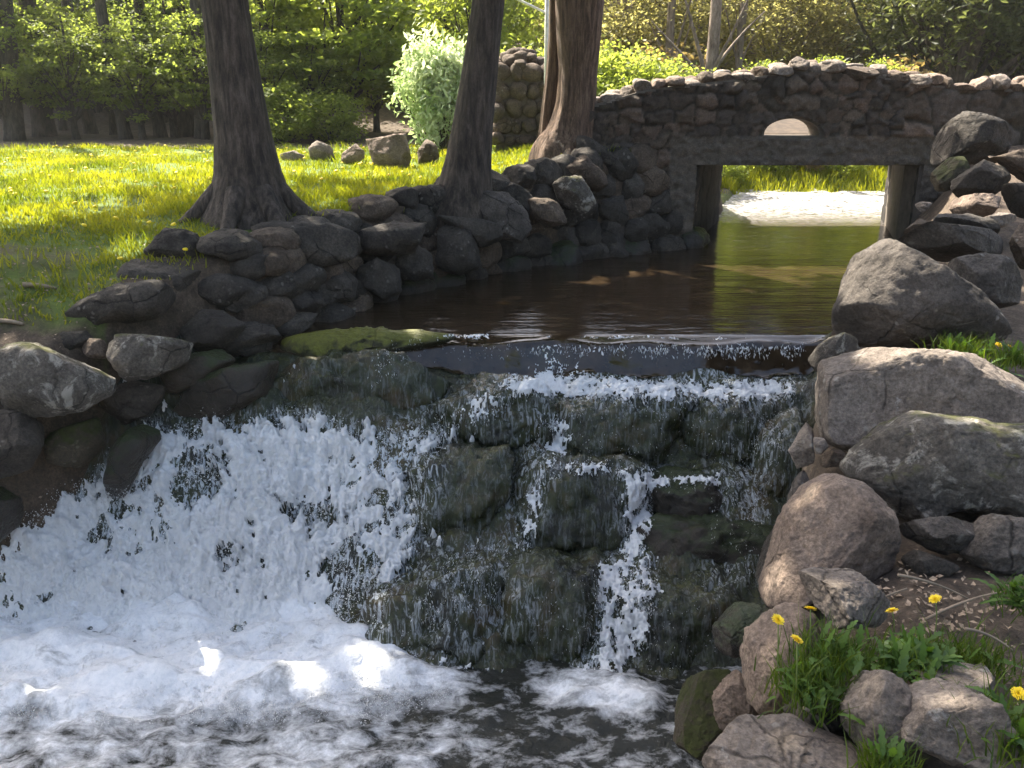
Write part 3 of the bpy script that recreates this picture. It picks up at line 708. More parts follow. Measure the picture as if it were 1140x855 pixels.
# ------------------------------------------------------------------ right bank rocks
RB = [
 ('large smooth grey boulder with a dark hollow underside beside the weir', [(921, 346), (936, 321), (954, 283), (982, 269), (1017, 274), (1045, 293), (1070, 318), (1094, 346), (1119, 377), (1091, 390), (1049, 386), (1021, 388), (986, 388), (950, 384), (929, 367)], 5.3, 'granite', 'boulder', .42),
 ('grey boulder tucked behind the right shoulder of the large smooth boulder', [(1048, 290), (1091, 281), (1122, 288), (1138, 314), (1131, 342), (1105, 350), (1077, 335)], 5.9, 'granite', 'boulder', None),
 ('long low grey slab lying behind the large smooth boulder', [(975, 268), (993, 257), (1038, 253), (1091, 256), (1116, 267), (1114, 286), (1077, 288), (1042, 284), (1007, 276)], 6.5, 'granite', 'rock', .5),
 ('big rounded tan boulder with a shaded bowl in its left face, end of the weir', [(903, 426), (908, 405), (936, 394), (965, 387), (1021, 389), (1073, 394), (1112, 407), (1145, 425), (1170, 445), (1170, 492), (1105, 495), (1056, 490), (1021, 482), (1000, 480), (968, 492), (947, 504), (922, 494), (905, 472)], 4.35, 'pale', 'boulder', .45),
 ('small lichened rock wedged between the two largest boulders at the end of the weir', [(912, 385), (933, 367), (952, 377), (960, 392), (940, 410), (910, 415), (900, 400)], 4.9, 'lichen', 'rock', None),
 ('wide rough boulder crusted with pale lichen under the big tan boulder', [(938, 522), (965, 495), (985, 475), (1020, 458), (1060, 462), (1100, 470), (1140, 470), (1175, 480), (1175, 575), (1120, 582), (1090, 570), (1050, 565), (1010, 580), (985, 566), (958, 545)], 3.7, 'lichen', 'boulder', .35),
 ('pink granite boulder with a sunlit sloping left face', [(850, 660), (862, 617), (880, 570), (903, 539), (930, 528), (953, 536), (983, 558), (993, 587), (989, 625), (957, 644), (922, 645), (900, 658), (870, 675), (852, 674)], 3.35, 'pink', 'boulder', .3),
 ('grey stone under the left end of the wide lichened boulder', [(1000, 590), (1021, 570), (1067, 573), (1096, 581), (1084, 608), (1052, 621), (1012, 606)], 3.25, 'granite', 'rock', None),
 ('angular grey stone at the right edge beneath the wide lichened boulder', [(1069, 616), (1088, 587), (1105, 572), (1140, 576), (1170, 590), (1170, 628), (1130, 639), (1095, 635)], 3.2, 'granite', 'rock', None),
 ('flat grey stone with a sunlit tan front in the grass below the pink boulder', [(892, 672), (900, 644), (922, 636), (955, 642), (972, 657), (988, 672), (980, 694), (945, 690), (915, 692)], 2.75, 'pale', 'rock', .16),
 ('upright pink and grey rock left of the dandelions', [(833, 735), (838, 705), (856, 678), (884, 663), (896, 680), (904, 705), (896, 748), (886, 775), (865, 790), (843, 795), (835, 775)], 2.75, 'pink', 'rock', .2),
 ('small orange-brown sunlit rock at the water edge below the upright rock', [(793, 780), (806, 754), (829, 733), (840, 756), (842, 792), (818, 812), (797, 815)], 2.85, 'pink', 'rock', .14),
 ('black wet block jutting over the cascade beside the upright rock', [(780, 728), (795, 697), (822, 672), (848, 672), (856, 690), (842, 715), (826, 738), (797, 736)], 3.05, 'wetdark', 'rock', None),
 ('moss covered rock sloping into the plunge pool at the right', [(742, 838), (753, 796), (768, 773), (786, 733), (816, 740), (806, 780), (795, 815), (770, 860), (750, 860)], 3.25, 'mossy', 'rock', .25),
 ('broad flat grey slab at the bottom edge of the picture', [(762, 862), (780, 826), (816, 808), (854, 799), (877, 805), (922, 825), (953, 840), (978, 862), (985, 905), (770, 905)], 2.15, 'pale', 'rock', .22),
 ('speckled grey rock right of the bottom slab in the grass', [(943, 756), (964, 743), (991, 752), (1008, 768), (1014, 792), (1010, 832), (985, 850), (960, 842), (946, 802)], 2.25, 'pale', 'rock', .14),
 ('thin flat pale rock lying behind the dandelion at the right edge', [(1016, 758), (1022, 748), (1044, 744), (1090, 748), (1132, 753), (1134, 777), (1063, 776), (1040, 780), (1018, 774)], 2.35, 'pale', 'rock', .12),
 ('wide grey-brown slab with a crack at the lower right below the thin flat rock', [(996, 800), (1037, 768), (1070, 760), (1112, 776), (1118, 846), (1075, 866), (1029, 870), (1000, 832)], 2.1, 'pale', 'rock', .16),
 ('dark damp stone between the upright rock and the bottom slab', [(866, 788), (905, 770), (945, 771), (958, 800), (955, 828), (900, 825), (875, 812)], 2.42, 'dark', 'rock', .16),
 ('tan stone in the gap at the lower left of the big tan boulder', [(874, 507), (889, 474), (905, 468), (912, 488), (904, 515), (880, 527)], 4.3, 'pale', 'rock', None),
 ('small pale grey pebble lodged under the big tan boulder', [(901, 491), (916, 482), (925, 495), (913, 512)], 4.1, 'pale', 'pebble', None),
 ('small brown stone right of the pale grey pebble', [(921, 493), (940, 496), (940, 521), (914, 524)], 4.15, 'brown', 'rock', None),
 ('narrow grey stone leaning above the pink boulder', [(870, 562), (882, 533), (902, 512), (909, 528), (895, 552), (877, 574)], 3.95, 'granite', 'rock', None),
 ('dark rock under the left flank of the pink boulder', [(842, 660), (850, 610), (870, 570), (890, 560), (890, 620), (870, 670), (850, 690)], 3.6, 'wetdark', 'rock', .2),
 ('brown buried stone below the small grey stones', [(1000, 622), (1020, 612), (1050, 622), (1078, 632), (1060, 648), (1010, 648)], 3.15, 'dark', 'rock', None),
 # upper right pile
 ('tall dark boulder topping the rock pile against the bridge', [(1033, 177), (1043, 144), (1070, 125), (1094, 131), (1119, 138), (1128, 158), (1116, 180), (1077, 182), (1049, 184)], 8.9, 'dark', 'boulder', None),
 ('mossy stone on the left flank of the rock pile by the bridge', [(1030, 208), (1036, 193), (1056, 176), (1073, 175), (1086, 190), (1072, 208), (1050, 216)], 8.6, 'mossy', 'rock', None),
 ('dark rounded stone in the middle of the rock pile by the bridge', [(1054, 209), (1063, 189), (1084, 178), (1112, 187), (1128, 207), (1110, 224), (1073, 222)], 8.3, 'dark', 'rock', None),
 ('grey stone at the right edge of the rock pile by the bridge', [(1096, 177), (1119, 166), (1165, 168), (1165, 206), (1122, 202)], 8.4, 'brown', 'rock', None),
 ('dark block low at the right edge of the rock pile by the bridge', [(1118, 205), (1140, 200), (1165, 205), (1165, 245), (1125, 240)], 8.0, 'dark', 'rock', None),
 ('flat sunlit brown slab below the rock pile', [(1033, 231), (1056, 220), (1091, 219), (1124, 230), (1116, 242), (1077, 243), (1045, 245)], 7.7, 'pink', 'rock', .35),
 ('layered dark slab under the flat sunlit slab', [(1023, 250), (1038, 236), (1077, 240), (1107, 254), (1102, 266), (1056, 268), (1028, 262)], 7.2, 'dark', 'rock', .35),
 ('thin bright tan slab right of the layered dark slab', [(1083, 243), (1112, 235), (1134, 241), (1124, 254), (1098, 252)], 7.1, 'pale', 'rock', None),
 ('brown boulder cut by the right edge above the large smooth boulder', [(1120, 257), (1140, 248), (1170, 252), (1170, 305), (1130, 296), (1123, 275)], 6.4, 'brown', 'rock', None),
 ('little pale stone at the bridge end of the rock pile', [(1019, 226), (1035, 220), (1040, 232), (1024, 238)], 8.4, 'pale', 'rock', None),
 ('grey stone under the bridge end of the rock pile', [(1006, 262), (1012, 244), (1028, 240), (1040, 256), (1030, 268)], 7.6, 'brown', 'rock', None),
]
BIG = {'broad flat grey slab at': 1.12, 'speckled grey rock right': 1.22, 'thin flat pale rock': 1.25, 'wide grey-brown slab': 1.2, 'flat grey stone with': 1.2, 'upright pink and grey': 1.1}
for i, (lab, outl, Y, mt, cat, thk) in enumerate(RB):
    for kk_, f_ in BIG.items():
        if lab.startswith(kk_): oc = np.mean(outl, 0); outl = [tuple(oc + (np.array(p) - oc) * f_) for p in outl]
    traced_rock('boulder' if cat == 'boulder' else ('pebble' if cat == 'pebble' else 'rock'), lab, outl, Y, mt, thk, 500 + i, cat, None, 6 if Y < 6 else 5, 7 if cat == 'boulder' else 10, .6 if cat == 'boulder' and Y < 6 else .8)

# left bank, individual rocks
LB = [
 ('weathered grey boulder with a pale lichened top at the left edge', [(-30, 405), (0, 392), (28, 383), (60, 380), (91, 390), (121, 409), (121, 436), (98, 458), (63, 468), (21, 462), (-30, 450)], 5.75, 'lichen', 'boulder'),
 ('dark rounded rock cut by the left edge just above the white water', [(-25, 458), (5, 456), (23, 458), (40, 472), (43, 497), (28, 523), (7, 532), (-25, 530)], 5.5, 'dark', 'rock'),
 ('dark rock patched with white lichen under the overhanging slab', [(121, 398), (133, 372), (158, 367), (196, 368), (213, 381), (206, 404), (175, 419), (140, 426), (123, 418)], 6.15, 'lichen', 'rock'),
 ('overhanging grey slab jutting from the left bank', [(68, 358), (95, 334), (133, 317), (182, 311), (206, 321), (202, 344), (168, 356), (123, 360), (105, 372), (78, 374)], 6.45, 'dark', 'rock'),
 ('dark stone on the bank top left of the nearest tree', [(163, 280), (186, 254), (214, 256), (227, 272), (220, 296), (189, 297), (167, 290)], 7.2, 'dark', 'rock'),
 ('moss green stone low on the left bank above the white water', [(50, 492), (77, 465), (105, 463), (116, 497), (90, 522), (58, 516)], 5.85, 'mossy', 'rock'),
 ('shadowed stone below the white lichen rock', [(103, 444), (147, 424), (186, 430), (182, 464), (133, 474)], 6.2, 'dark', 'rock'),
 ('black wet rock at the upper left margin of the white fall', [(105, 565), (117, 520), (130, 490), (150, 473), (170, 467), (180, 484), (155, 515), (135, 555)], 5.9, 'wetdark', 'rock'),
 ('low dark wet rock at the left edge beside the foam', [(-25, 545), (0, 535), (18, 545), (22, 580), (5, 605), (-25, 605)], 5.45, 'wetdark', 'rock'),
 ('sloping dark wet rock between the white fall and the mossy hump', [(185, 460), (215, 420), (270, 395), (310, 400), (300, 440), (250, 468), (205, 474)], 6.5, 'wetdark', 'rock'),
 ('small tan stone behind the weathered boulder at the left', [(88, 388), (104, 374), (118, 376), (122, 398), (105, 402)], 6.15, 'brown', 'rock'),
 ('dark stone under the left bank near the end of the weir', [(225, 375), (262, 356), (305, 362), (318, 380), (280, 398), (238, 398)], 6.9, 'dark', 'rock'),
 ('dark broad stone under the bank top stone left of the nearest tree', [(120, 312), (150, 288), (200, 292), (232, 305), (225, 330), (180, 330), (135, 330)], 6.95, 'dark', 'rock'),
 ('dark sloping stone between the white lichen rock and the weir end', [(200, 372), (225, 345), (262, 345), (275, 362), (245, 392), (210, 400)], 6.7, 'dark', 'rock'),
 ('black stone filling the gap below the sloping dark wall stone', [(178, 418), (205, 395), (245, 388), (262, 400), (225, 430), (190, 440)], 6.45, 'wetdark', 'rock'),
 ('flat dark stone left of the overhanging slab on the soil', [(55, 380), (72, 368), (98, 368), (104, 384), (80, 394), (58, 392)], 6.2, 'dark', 'rock'),
 # capping boulders of the upstream wall
 ('flat dark capstone between the nearest tree and the middle tree', [(482, 238), (510, 236), (556, 250), (562, 266), (535, 276), (518, 264)], 9.1, 'dark', 'rock'),
 ('rounded grey boulder at the foot of the middle tree', [(523, 230), (538, 213), (566, 216), (586, 232), (593, 254), (580, 270), (550, 264)], 9.35, 'granite', 'boulder'),
 ('dark pointed boulder behind the rounded one at the middle tree', [(552, 215), (566, 202), (582, 208), (598, 225), (606, 240), (590, 242)], 9.9, 'dark', 'rock'),
 ('low brown capstone right of the rounded grey boulder', [(584, 220), (612, 222), (633, 232), (631, 249), (609, 254), (590, 240)], 9.8, 'brown', 'rock'),
 ('pale topped dark boulder on the wall below the twin tree', [(610, 206), (626, 188), (647, 198), (664, 225), (652, 240), (628, 238)], 10.2, 'lichen', 'boulder'),
 ('dark stone at the roots of the twin tree', [(612, 186), (630, 171), (650, 173), (674, 196), (678, 214), (650, 210)], 10.6, 'brown', 'rock'),
 ('long tilted slab leaning against the twin tree', [(628, 156), (650, 152), (682, 170), (713, 200), (698, 208), (675, 194), (643, 178)], 11.0, 'dark', 'rock'),
 ('brown capstone at the right end of the tilted slab', [(678, 170), (700, 163), (722, 181), (727, 198), (705, 196)], 11.3, 'brown', 'rock'),
 ('humped brown boulder where the wall meets the bridge', [(681, 154), (703, 137), (726, 134), (740, 158), (738, 178), (707, 174)], 11.5, 'brown', 'boulder'),
 # boulders on the lawn
 ('brown two-part boulder standing on the far lawn, the largest there', [(408, 156), (430, 143), (452, 150), (458, 175), (451, 190), (417, 190)], 13.3, 'pink', 'boulder'),
 ('pale topped rounded rock at the left end of the lawn boulders', [(343, 166), (356, 155), (370, 162), (376, 178), (345, 180)], 14.5, 'pale', 'rock'),
 ('small tan rock left of the two-part lawn boulder', [(380, 172), (392, 157), (405, 168), (406, 182), (381, 182)], 14.2, 'pink', 'rock'),
 ('pointed brown rock right of the two-part lawn boulder', [(465, 170), (475, 153), (488, 164), (489, 184), (466, 184)], 14.0, 'brown', 'rock'),
 ('flat pale stone lying on the lawn left of the lawn boulders', [(312, 172), (328, 168), (340, 174), (336, 182), (315, 181)], 14.3, 'pale', 'rock'),
]
for i, (lab, outl, Y, mt, cat) in enumerate(LB):
    traced_rock(cat, lab, outl, Y, mt, None, 700 + i, cat, None, 5, 7, .9)

# ------------------------------------------------------------------ retaining wall (one thing, stones its parts)
wall = empty('retaining_wall', (-.5, 9.0, 0)); tag(wall, 'dark dry-stone retaining wall along the left side of the upper pool', 'wall')
sp = np.array([XL(y) for y in np.arange(6.95, 11.55, .02)]); yy = np.arange(6.95, 11.55, .02)
seg = np.concatenate([[0], np.cumsum(np.hypot(np.diff(sp), np.diff(yy)))])
TRACED_W = [([(225, 269), (246, 254), (277, 256), (283, 283), (276, 302), (225, 304)], 7.35), ([(275, 294), (316, 289), (337, 305), (353, 328), (326, 338), (296, 328)], 7.5),
 ([(272, 252), (316, 247), (372, 250), (402, 262), (402, 292), (365, 296), (337, 302), (309, 285), (281, 281)], 7.8), ([(352, 302), (379, 296), (398, 311), (395, 334), (368, 338), (350, 322)], 7.85),
 ([(205, 316), (246, 303), (277, 309), (297, 328), (267, 345), (226, 349)], 7.05), ([(278, 337), (316, 333), (330, 353), (300, 374), (260, 370)], 7.25),
 ([(396, 298), (420, 288), (444, 296), (448, 325), (425, 336), (398, 328)], 8.2), ([(438, 282), (462, 272), (482, 282), (482, 308), (455, 316), (438, 304)], 8.6), ([(480, 262), (500, 246), (528, 256), (536, 296), (510, 308), (482, 298)], 9.0),
 ([(398, 258), (440, 246), (482, 250), (480, 276), (440, 284), (402, 284)], 8.4)]
nst = 0
for i, (outl, Y) in enumerate(TRACED_W):
    traced_rock('stone', None, outl, Y, 'dark', None, 900 + i, sub=4, facets=7, parent=wall); nst += 1
r_ = np.random.default_rng(12)
for course in range(5):
    s_ = r_.uniform(0, .3)
    while s_ < seg[-1]:
        x, y = np.interp(s_, seg, sp), np.interp(s_, seg, yy)
        top = float(np.interp(y, [6.9, 8.4, 9.6, 10.6, 11.5], [.75, .80, .95, 1.1, 1.2]))
        wd = r_.uniform(.26, .52); ht = top / 4.2 * r_.uniform(.95, 1.35)
        zc = -.08 + course * top / 4.4 + r_.uniform(-.03, .03)
        x2, y2 = np.interp(s_ + .1, seg, sp), np.interp(s_ + .1, seg, yy); ang = math.atan2(y2 - y, x2 - x)
        nx, ny = -math.sin(ang), math.cos(ang)          # points to the bank
        inset = .02 + course * .055 + r_.uniform(-.04, .05)
        if zc < top + .05 and nst < 98:
            V, Fc = world_rock_np((wd * 1.28, .46, ht * 1.30), int(r_.integers(1e6)), 4, 7)
            ca, sa = math.cos(ang), math.sin(ang)
            V = np.stack([V[:, 0] * ca - V[:, 1] * sa, V[:, 0] * sa + V[:, 1] * ca, V[:, 2]], -1)
            C_ = np.array([x + nx * inset, y + ny * inset, zc + .1])
            obj('stone', mesh_np('stone', V, Fc, M[r_.choice(['dark', 'dark', 'brown', 'wetdark'] if course == 0 else ['dark', 'dark', 'dark', 'brown'])]), wall, C_ - np.array(wall.location)); nst += 1
        s_ += wd * .98

# ------------------------------------------------------------------ bridge
YB, TB = 11.3, 2.3                      # front face, depth
def bx(px, py=180): return at_y(px, py, YB)[0]
def bz(px, py): return at_y(px, py, YB)[2]
top_px = [(640, 118), (665, 113), (720, 97), (780, 90), (840, 83), (880, 76), (900, 74), (960, 79), (1010, 87), (1060, 94), (1150, 97), (1260, 102)]
TOPX = np.array([bx(*p) for p in top_px]); TOPZ = np.array([bz(*p) for p in top_px]) - .03
def ptop(x): return np.interp(x, TOPX, TOPZ)
xl, xr = bx(775, 185), bx(1024, 185); zs = bz(900, 184)
xL0, xR0 = TOPX[0], TOPX[-1]
hx0, hx1, hz0, hz1 = bx(850, 152), bx(912, 152), bz(880, 152), bz(880, 132)
bridge = empty('stone_bridge', (float((xl + xr) / 2), YB, 0)); tag(bridge, 'low arched rubble stone footbridge with a square opening over the stream', 'bridge')
def box(x0, x1, y0, y1, z0, z1):
    V = np.array([[x, y, z] for x in (x0, x1) for y in (y0, y1) for z in (z0, z1)], float)
    return V, np.array([[0, 1, 3, 2], [4, 6, 7, 5], [0, 4, 5, 1], [2, 3, 7, 6], [0, 2, 6, 4], [1, 5, 7, 3]])
def bpart(name, V, fs, mat, smooth=False, attrs=None):
    return obj(name, mesh_np(name, V - np.array(bridge.location), fs, mat, smooth, attrs), bridge)
def prism(pts2, y0, y1):
    n = len(pts2); V = np.array([[x, y0, z] for x, z in pts2] + [[x, y1, z] for x, z in pts2])
    return V, n
def extrude_poly(name, pts2, holes, y0, y1, mat):
    bm = bmesh.new(); ed = []
    for loop in [pts2] + holes:
        vs = [bm.verts.new((x, y0, z)) for x, z in loop]
        ed += [bm.edges.new((vs[i], vs[(i + 1) % len(vs)])) for i in range(len(vs))]
    r = bmesh.ops.triangle_fill(bm, use_beauty=True, use_dissolve=False, edges=ed)
    fs = [f for f in r['geom'] if isinstance(f, bmesh.types.BMFace)]
    e = bmesh.ops.extrude_face_region(bm, geom=fs)
    bmesh.ops.translate(bm, verts=[v for v in e['geom'] if isinstance(v, bmesh.types.BMVert)], vec=(0, y1 - y0, 0))
    bmesh.ops.recalc_face_normals(bm, faces=bm.faces)
    me = bpy.data.meshes.new(name); bm.to_mesh(me); bm.free()
    L = np.array(bridge.location); me.transform(Matrix.Translation(-Vector(L))); me.materials.append(mat)
    return obj(name, me, bridge)
def stone_relief(X, Z, cell, seed, aspect=1.4):
    """irregular rounded stones: returns relief 0..1, random id colour"""
    r2 = np.random.default_rng(seed)
    x0, x1, z0, z1 = X.min() - .3, X.max() + .3, Z.min() - .3, Z.max() + .3
    c = []; row = 0; z = z0
    while z < z1:
        hgt = cell * r2.uniform(.7, 1.3); x = x0 + r2.uniform(0, cell)
        while x < x1:
            c.append((x, z + r2.uniform(-.25, .25) * hgt)); x += cell * aspect * r2.uniform(.6, 1.5)
        z += hgt
    c = np.array(c); f1 = np.full(X.shape, 9.); f2 = np.full(X.shape, 9.); idx = np.zeros(X.shape, int)
    P = np.stack([X.ravel(), Z.ravel(), 0 * X.ravel()], -1); wob = .06 * pn(P * 6, seed).reshape(X.shape); wob2 = .06 * pn(P * 6 + 9, seed).reshape(X.shape)
    for i, (a, b) in enumerate(c):
        d = np.hypot((X - a + wob) / aspect, Z - b + wob2)
        m = d < f1; f2 = np.where(m, f1, np.minimum(f2, d)); idx = np.where(m, i, idx); f1 = np.where(m, d, f1)
    gap = (f2 - f1) / cell
    rel = sm(.0, .35, gap) ** .6
    pal = .47 * np.array([(.13, .095, .068), (.17, .12, .084), (.10, .077, .055), (.21, .155, .11), (.15, .115, .09), (.24, .165, .118), (.12, .088, .065)])
    colr = pal[r2.integers(0, len(pal), len(c))][idx]
    colr = colr * sm(.0, .15, gap)[..., None] + np.array([.035, .028, .02]) * (1 - sm(.0, .15, gap)[..., None])
    prot = r2.uniform(.4, 1.2, len(c))[idx]
    return rel * prot, colr
def semi(n=14, grow=0.):
    cx, rx, rz = (hx0 + hx1) / 2, (hx1 - hx0) / 2 + grow, hz1 - hz0 + grow
    return [(cx + rx * math.cos(t), hz0 - grow * .5 + rz * math.sin(t) ** .8 if math.sin(t) > 0 else hz0 - grow * .5) for t in np.linspace(0, math.pi, n)]
outer = [(xL0, -.6), (xL0, ptop(xL0))] + [(x, ptop(x)) for x in np.linspace(xL0, xR0, 40)[1:-1]] + [(xR0, ptop(xR0)), (xR0, -.6), (xr, -.6), (xr, zs), (xl, zs), (xl, -.6)]
outer = [tuple(map(float, p)) for p in outer]
extrude_poly('parapet_wall', outer, [semi()], YB, YB + .42, M['mortar'])
# passage walls and soffit behind the front wall (the passage leans to the right)
xlb, xrb = at_y(803, 185, YB + TB)[0], at_y(990, 185, YB + TB)[0]
def quad_prism(foot, z0, z1):
    V = np.array([[x, y, z] for z in (z0, z1) for x, y in foot]); n = 4
    return V, [np.array([[3, 2, 1, 0], [4, 5, 6, 7]] + [[i, (i + 1) % 4, 4 + (i + 1) % 4, 4 + i] for i in range(4)])]
y0, y1 = YB + .425, YB + TB
bpart('abutment', *quad_prism([(xL0, y0), (xl - .0, y0), (xlb, y1), (xL0, y1)], -.6, zs - .003), M['mortar'])
bpart('abutment', *quad_prism([(xr, y0), (xR0, y0), (xR0, y1), (xrb, y1)], -.6, zs - .003), M['mortar'])
# deck, humped so that it shows sunlit through the spandrel hole
dx = np.linspace(xL0, xR0, 60); dy = np.linspace(y0, y1, 12)
DX, DY = np.meshgrid(dx, dy, indexing='ij'); DZ = np.minimum(hz0 - .02 + (DY - y0) * .22, ptop(DX) - .12)
nV = np.stack([DX, DY, DZ], -1).reshape(-1, 3); lowV = nV.copy(); lowV[:, 2] = zs
fq = grid_faces(60, 12); rim = []
ring = [i * 12 for i in range(60)] + [59 * 12 + j for j in range(1, 12)] + [i * 12 + 11 for i in range(58, -1, -1)] + [j for j in range(10, 0, -1)]
for a, b in zip(ring, ring[1:] + ring[:1]): rim.append([a, a + 720, b + 720, b])
bpart('deck', np.vstack([nV, lowV]), [np.vstack([fq, fq[:, ::-1] + 720, np.array(rim)])], plain('deck_gravel', (.06, .043, .03), .95, 0, .55, 9.), True)
# stones on the front face
fx = np.arange(xL0, xR0, .022); fz = np.arange(-.3, 2.5, .022)
FX, FZ = np.meshgrid(fx, fz, indexing='ij')
rel, colr = stone_relief(FX, FZ, .22, 5, 1.25); r2_, c2_ = stone_relief(FX, FZ, .115, 55, 1.5)
sw = pn(np.stack([FX.ravel() * 1.9, FZ.ravel() * 2.6, 0 * FX.ravel()], -1), 56).reshape(FX.shape) > .06; rel = np.where(sw, r2_ * .6, rel); colr = np.where(sw[..., None], c2_, colr)
big, colb = stone_relief(FX, FZ, .36, 6, 1.3)
t = sm(bx(985), bx(1010), FX); rel = np.where(t > .5, big, rel); colr = np.where((t > .5)[..., None], colb * 1.25, colr)
lint = (FX > xl - .35) & (FX < xr + .25) & (FZ < zs + .36); lr, lc = stone_relief(FX, FZ, .12, 8, 3.5)
rel = np.where(lint, .35 + .25 * lr, rel); colr = np.where(lint[..., None], .6 * np.array([.12, .10, .078]) + .4 * lc, colr)
P = np.stack([FX.ravel(), FZ.ravel(), 0 * FX.ravel()], -1); nz = (.05 * fbm(P * 7, 6, 15, .62)).reshape(FX.shape)
FY = YB - .006 - .075 * rel - np.abs(nz)
hc = (hx0 + hx1) / 2; inh = (((FX - hc) / ((hx1 - hx0) / 2 + .02)) ** 2 + ((FZ - hz0) / (hz1 - hz0 + .015)) ** 2 < 1) & (FZ > hz0 - .01)
keep = (FZ < ptop(FX) - .01) & ~((FX > xl) & (FX < xr) & (FZ < zs)) & ~inh
Fq = grid_faces(len(fx), len(fz)); Fq = Fq[keep.ravel()[Fq].all(1)]
V = np.stack([FX, FY, FZ], -1).reshape(-1, 3)
bpart('stone_facing', V, [Fq], M['masonry'], True, {'stone': colr.reshape(-1, 3)})
# facing of the passage sides, stone colour darkened to stand for shade
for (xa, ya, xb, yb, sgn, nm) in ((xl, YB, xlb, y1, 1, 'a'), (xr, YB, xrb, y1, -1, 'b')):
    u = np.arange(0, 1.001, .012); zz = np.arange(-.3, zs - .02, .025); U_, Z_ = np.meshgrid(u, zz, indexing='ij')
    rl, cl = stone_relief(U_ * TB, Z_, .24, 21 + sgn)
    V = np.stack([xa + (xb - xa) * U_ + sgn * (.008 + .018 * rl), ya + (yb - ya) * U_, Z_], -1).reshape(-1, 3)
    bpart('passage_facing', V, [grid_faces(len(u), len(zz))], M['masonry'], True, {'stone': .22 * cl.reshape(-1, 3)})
# rear parapet, lower, seen over the deck
rp = [(xL0, zs)] + [(x, ptop(x) - .16) for x in np.linspace(xL0, xR0, 30)] + [(xR0, zs)]
rp = [tuple(map(float, p)) for p in rp]
# coping stones
x = xL0 + .1; r_ = np.random.default_rng(31); nc = 0
while x < bx(1175) and nc < 88:
    wd = r_.uniform(.10, .26) * (1.7 if bx(880) < x < bx(935) else 1); ht = r_.uniform(.09, .18) * (1.25 if bx(880) < x < bx(935) else 1)
    V, Fc = world_rock_np((wd * 1.15, r_.uniform(.30, .52), ht * 1.2), int(r_.integers(1e6)), 4, 6)
    L = np.array([x + wd / 2, YB + .12 + r_.uniform(-.08, .08), ptop(x + wd / 2) + ht * .25 + r_.uniform(-.04, .03)]) - np.array(bridge.location)
    obj('coping_stone', mesh_np('coping_stone', V, Fc, M[r_.choice(['pale', 'pink', 'brown', 'pale'])]), bridge, L); nc += 1
    if r_.random() < .8:
        V, Fc = world_rock_np((wd, .3, ht), int(r_.integers(1e6)), 3, 6)
        L = np.array([x + wd / 2 + .05, YB + .36, ptop(x + wd / 2) + ht * .45]) - np.array(bridge.location)
        obj('coping_stone', mesh_np('coping_stone', V, Fc, M[r_.choice(['pale', 'pink'])]), bridge, L); nc += 1
    x += wd * .95

# stone pillar at the far end of the bridge approach
C_ = at_y(578, 152, 15.0); pil = empty('stone_pillar', C_); tag(pil, 'squat rubble stone gate pillar with a rounded top between the middle and twin trees', 'pillar')
pw = .40; ph = 1.12
V, fs = box(-pw + .03, pw - .03, -pw + .03, pw - .03, -.3, ph - .15); obj('core', mesh_np('core', V, fs, M['mortar'], False), pil)
vs = []
r_ = np.random.default_rng(44)
for side in range(4):
    a = side * math.pi / 2
    z = -.1
    while z < ph - .18:
        h_ = r_.uniform(.13, .30); x = -pw + r_.uniform(-.12, 0)
        while x < pw - .05:
            w_ = r_.uniform(.14, .42); V, Fc = world_rock_np((w_ * 1.1, r_.uniform(.2, .3), h_ * r_.uniform(.9, 1.2)), int(r_.integers(1e6)), 3, 5)
            V = V + np.array([x + w_ / 2, -pw + .02, z + h_ / 2]); V = np.stack([V[:, 0] * math.cos(a) - V[:, 1] * math.sin(a), V[:, 0] * math.sin(a) + V[:, 1] * math.cos(a), V[:, 2]], -1)
            vs.append((V, Fc)); x += w_
        z += h_
V, fs = merge(vs); obj('stonework', mesh_np('stonework', V, fs, M['brown']), pil)
vs = []
for k in range(26):
    a = r_.uniform(0, 6.28); q = math.sqrt(r_.random()) * .40; V, Fc = world_rock_np((r_.uniform(.2, .32), r_.uniform(.2, .3), .2), int(r_.integers(1e6)), 3, 5)
    vs.append((V + np.array([q * math.cos(a), q * math.sin(a), ph - .1 + .24 * (1 - (q / .42) ** 2)]), Fc))
V, fs = merge(vs); obj('cap', mesh_np('cap', V, fs, M['brown']), pil)

# white metal pole frame behind the twin tree
pb = at_y(607, 165, 13.6); pole = empty('metal_frame', pb); tag(pole, 'thin white metal post with a slanting top bar behind the twin tree', 'post')
V, fs = tube([(0, 0, -.1), (0, 0, 2.9)], [.028, .028], 10); obj('post', mesh_np('post', V, fs, M['white_paint']), pole)
t0 = at_y(607, 14, 13.6) - pb; t1 = at_y(540, -18, 13.6) - pb
V, fs = tube([t0, t1], [.018, .018], 8); obj('bar', mesh_np('bar', V, fs, M['white_paint']), pole)

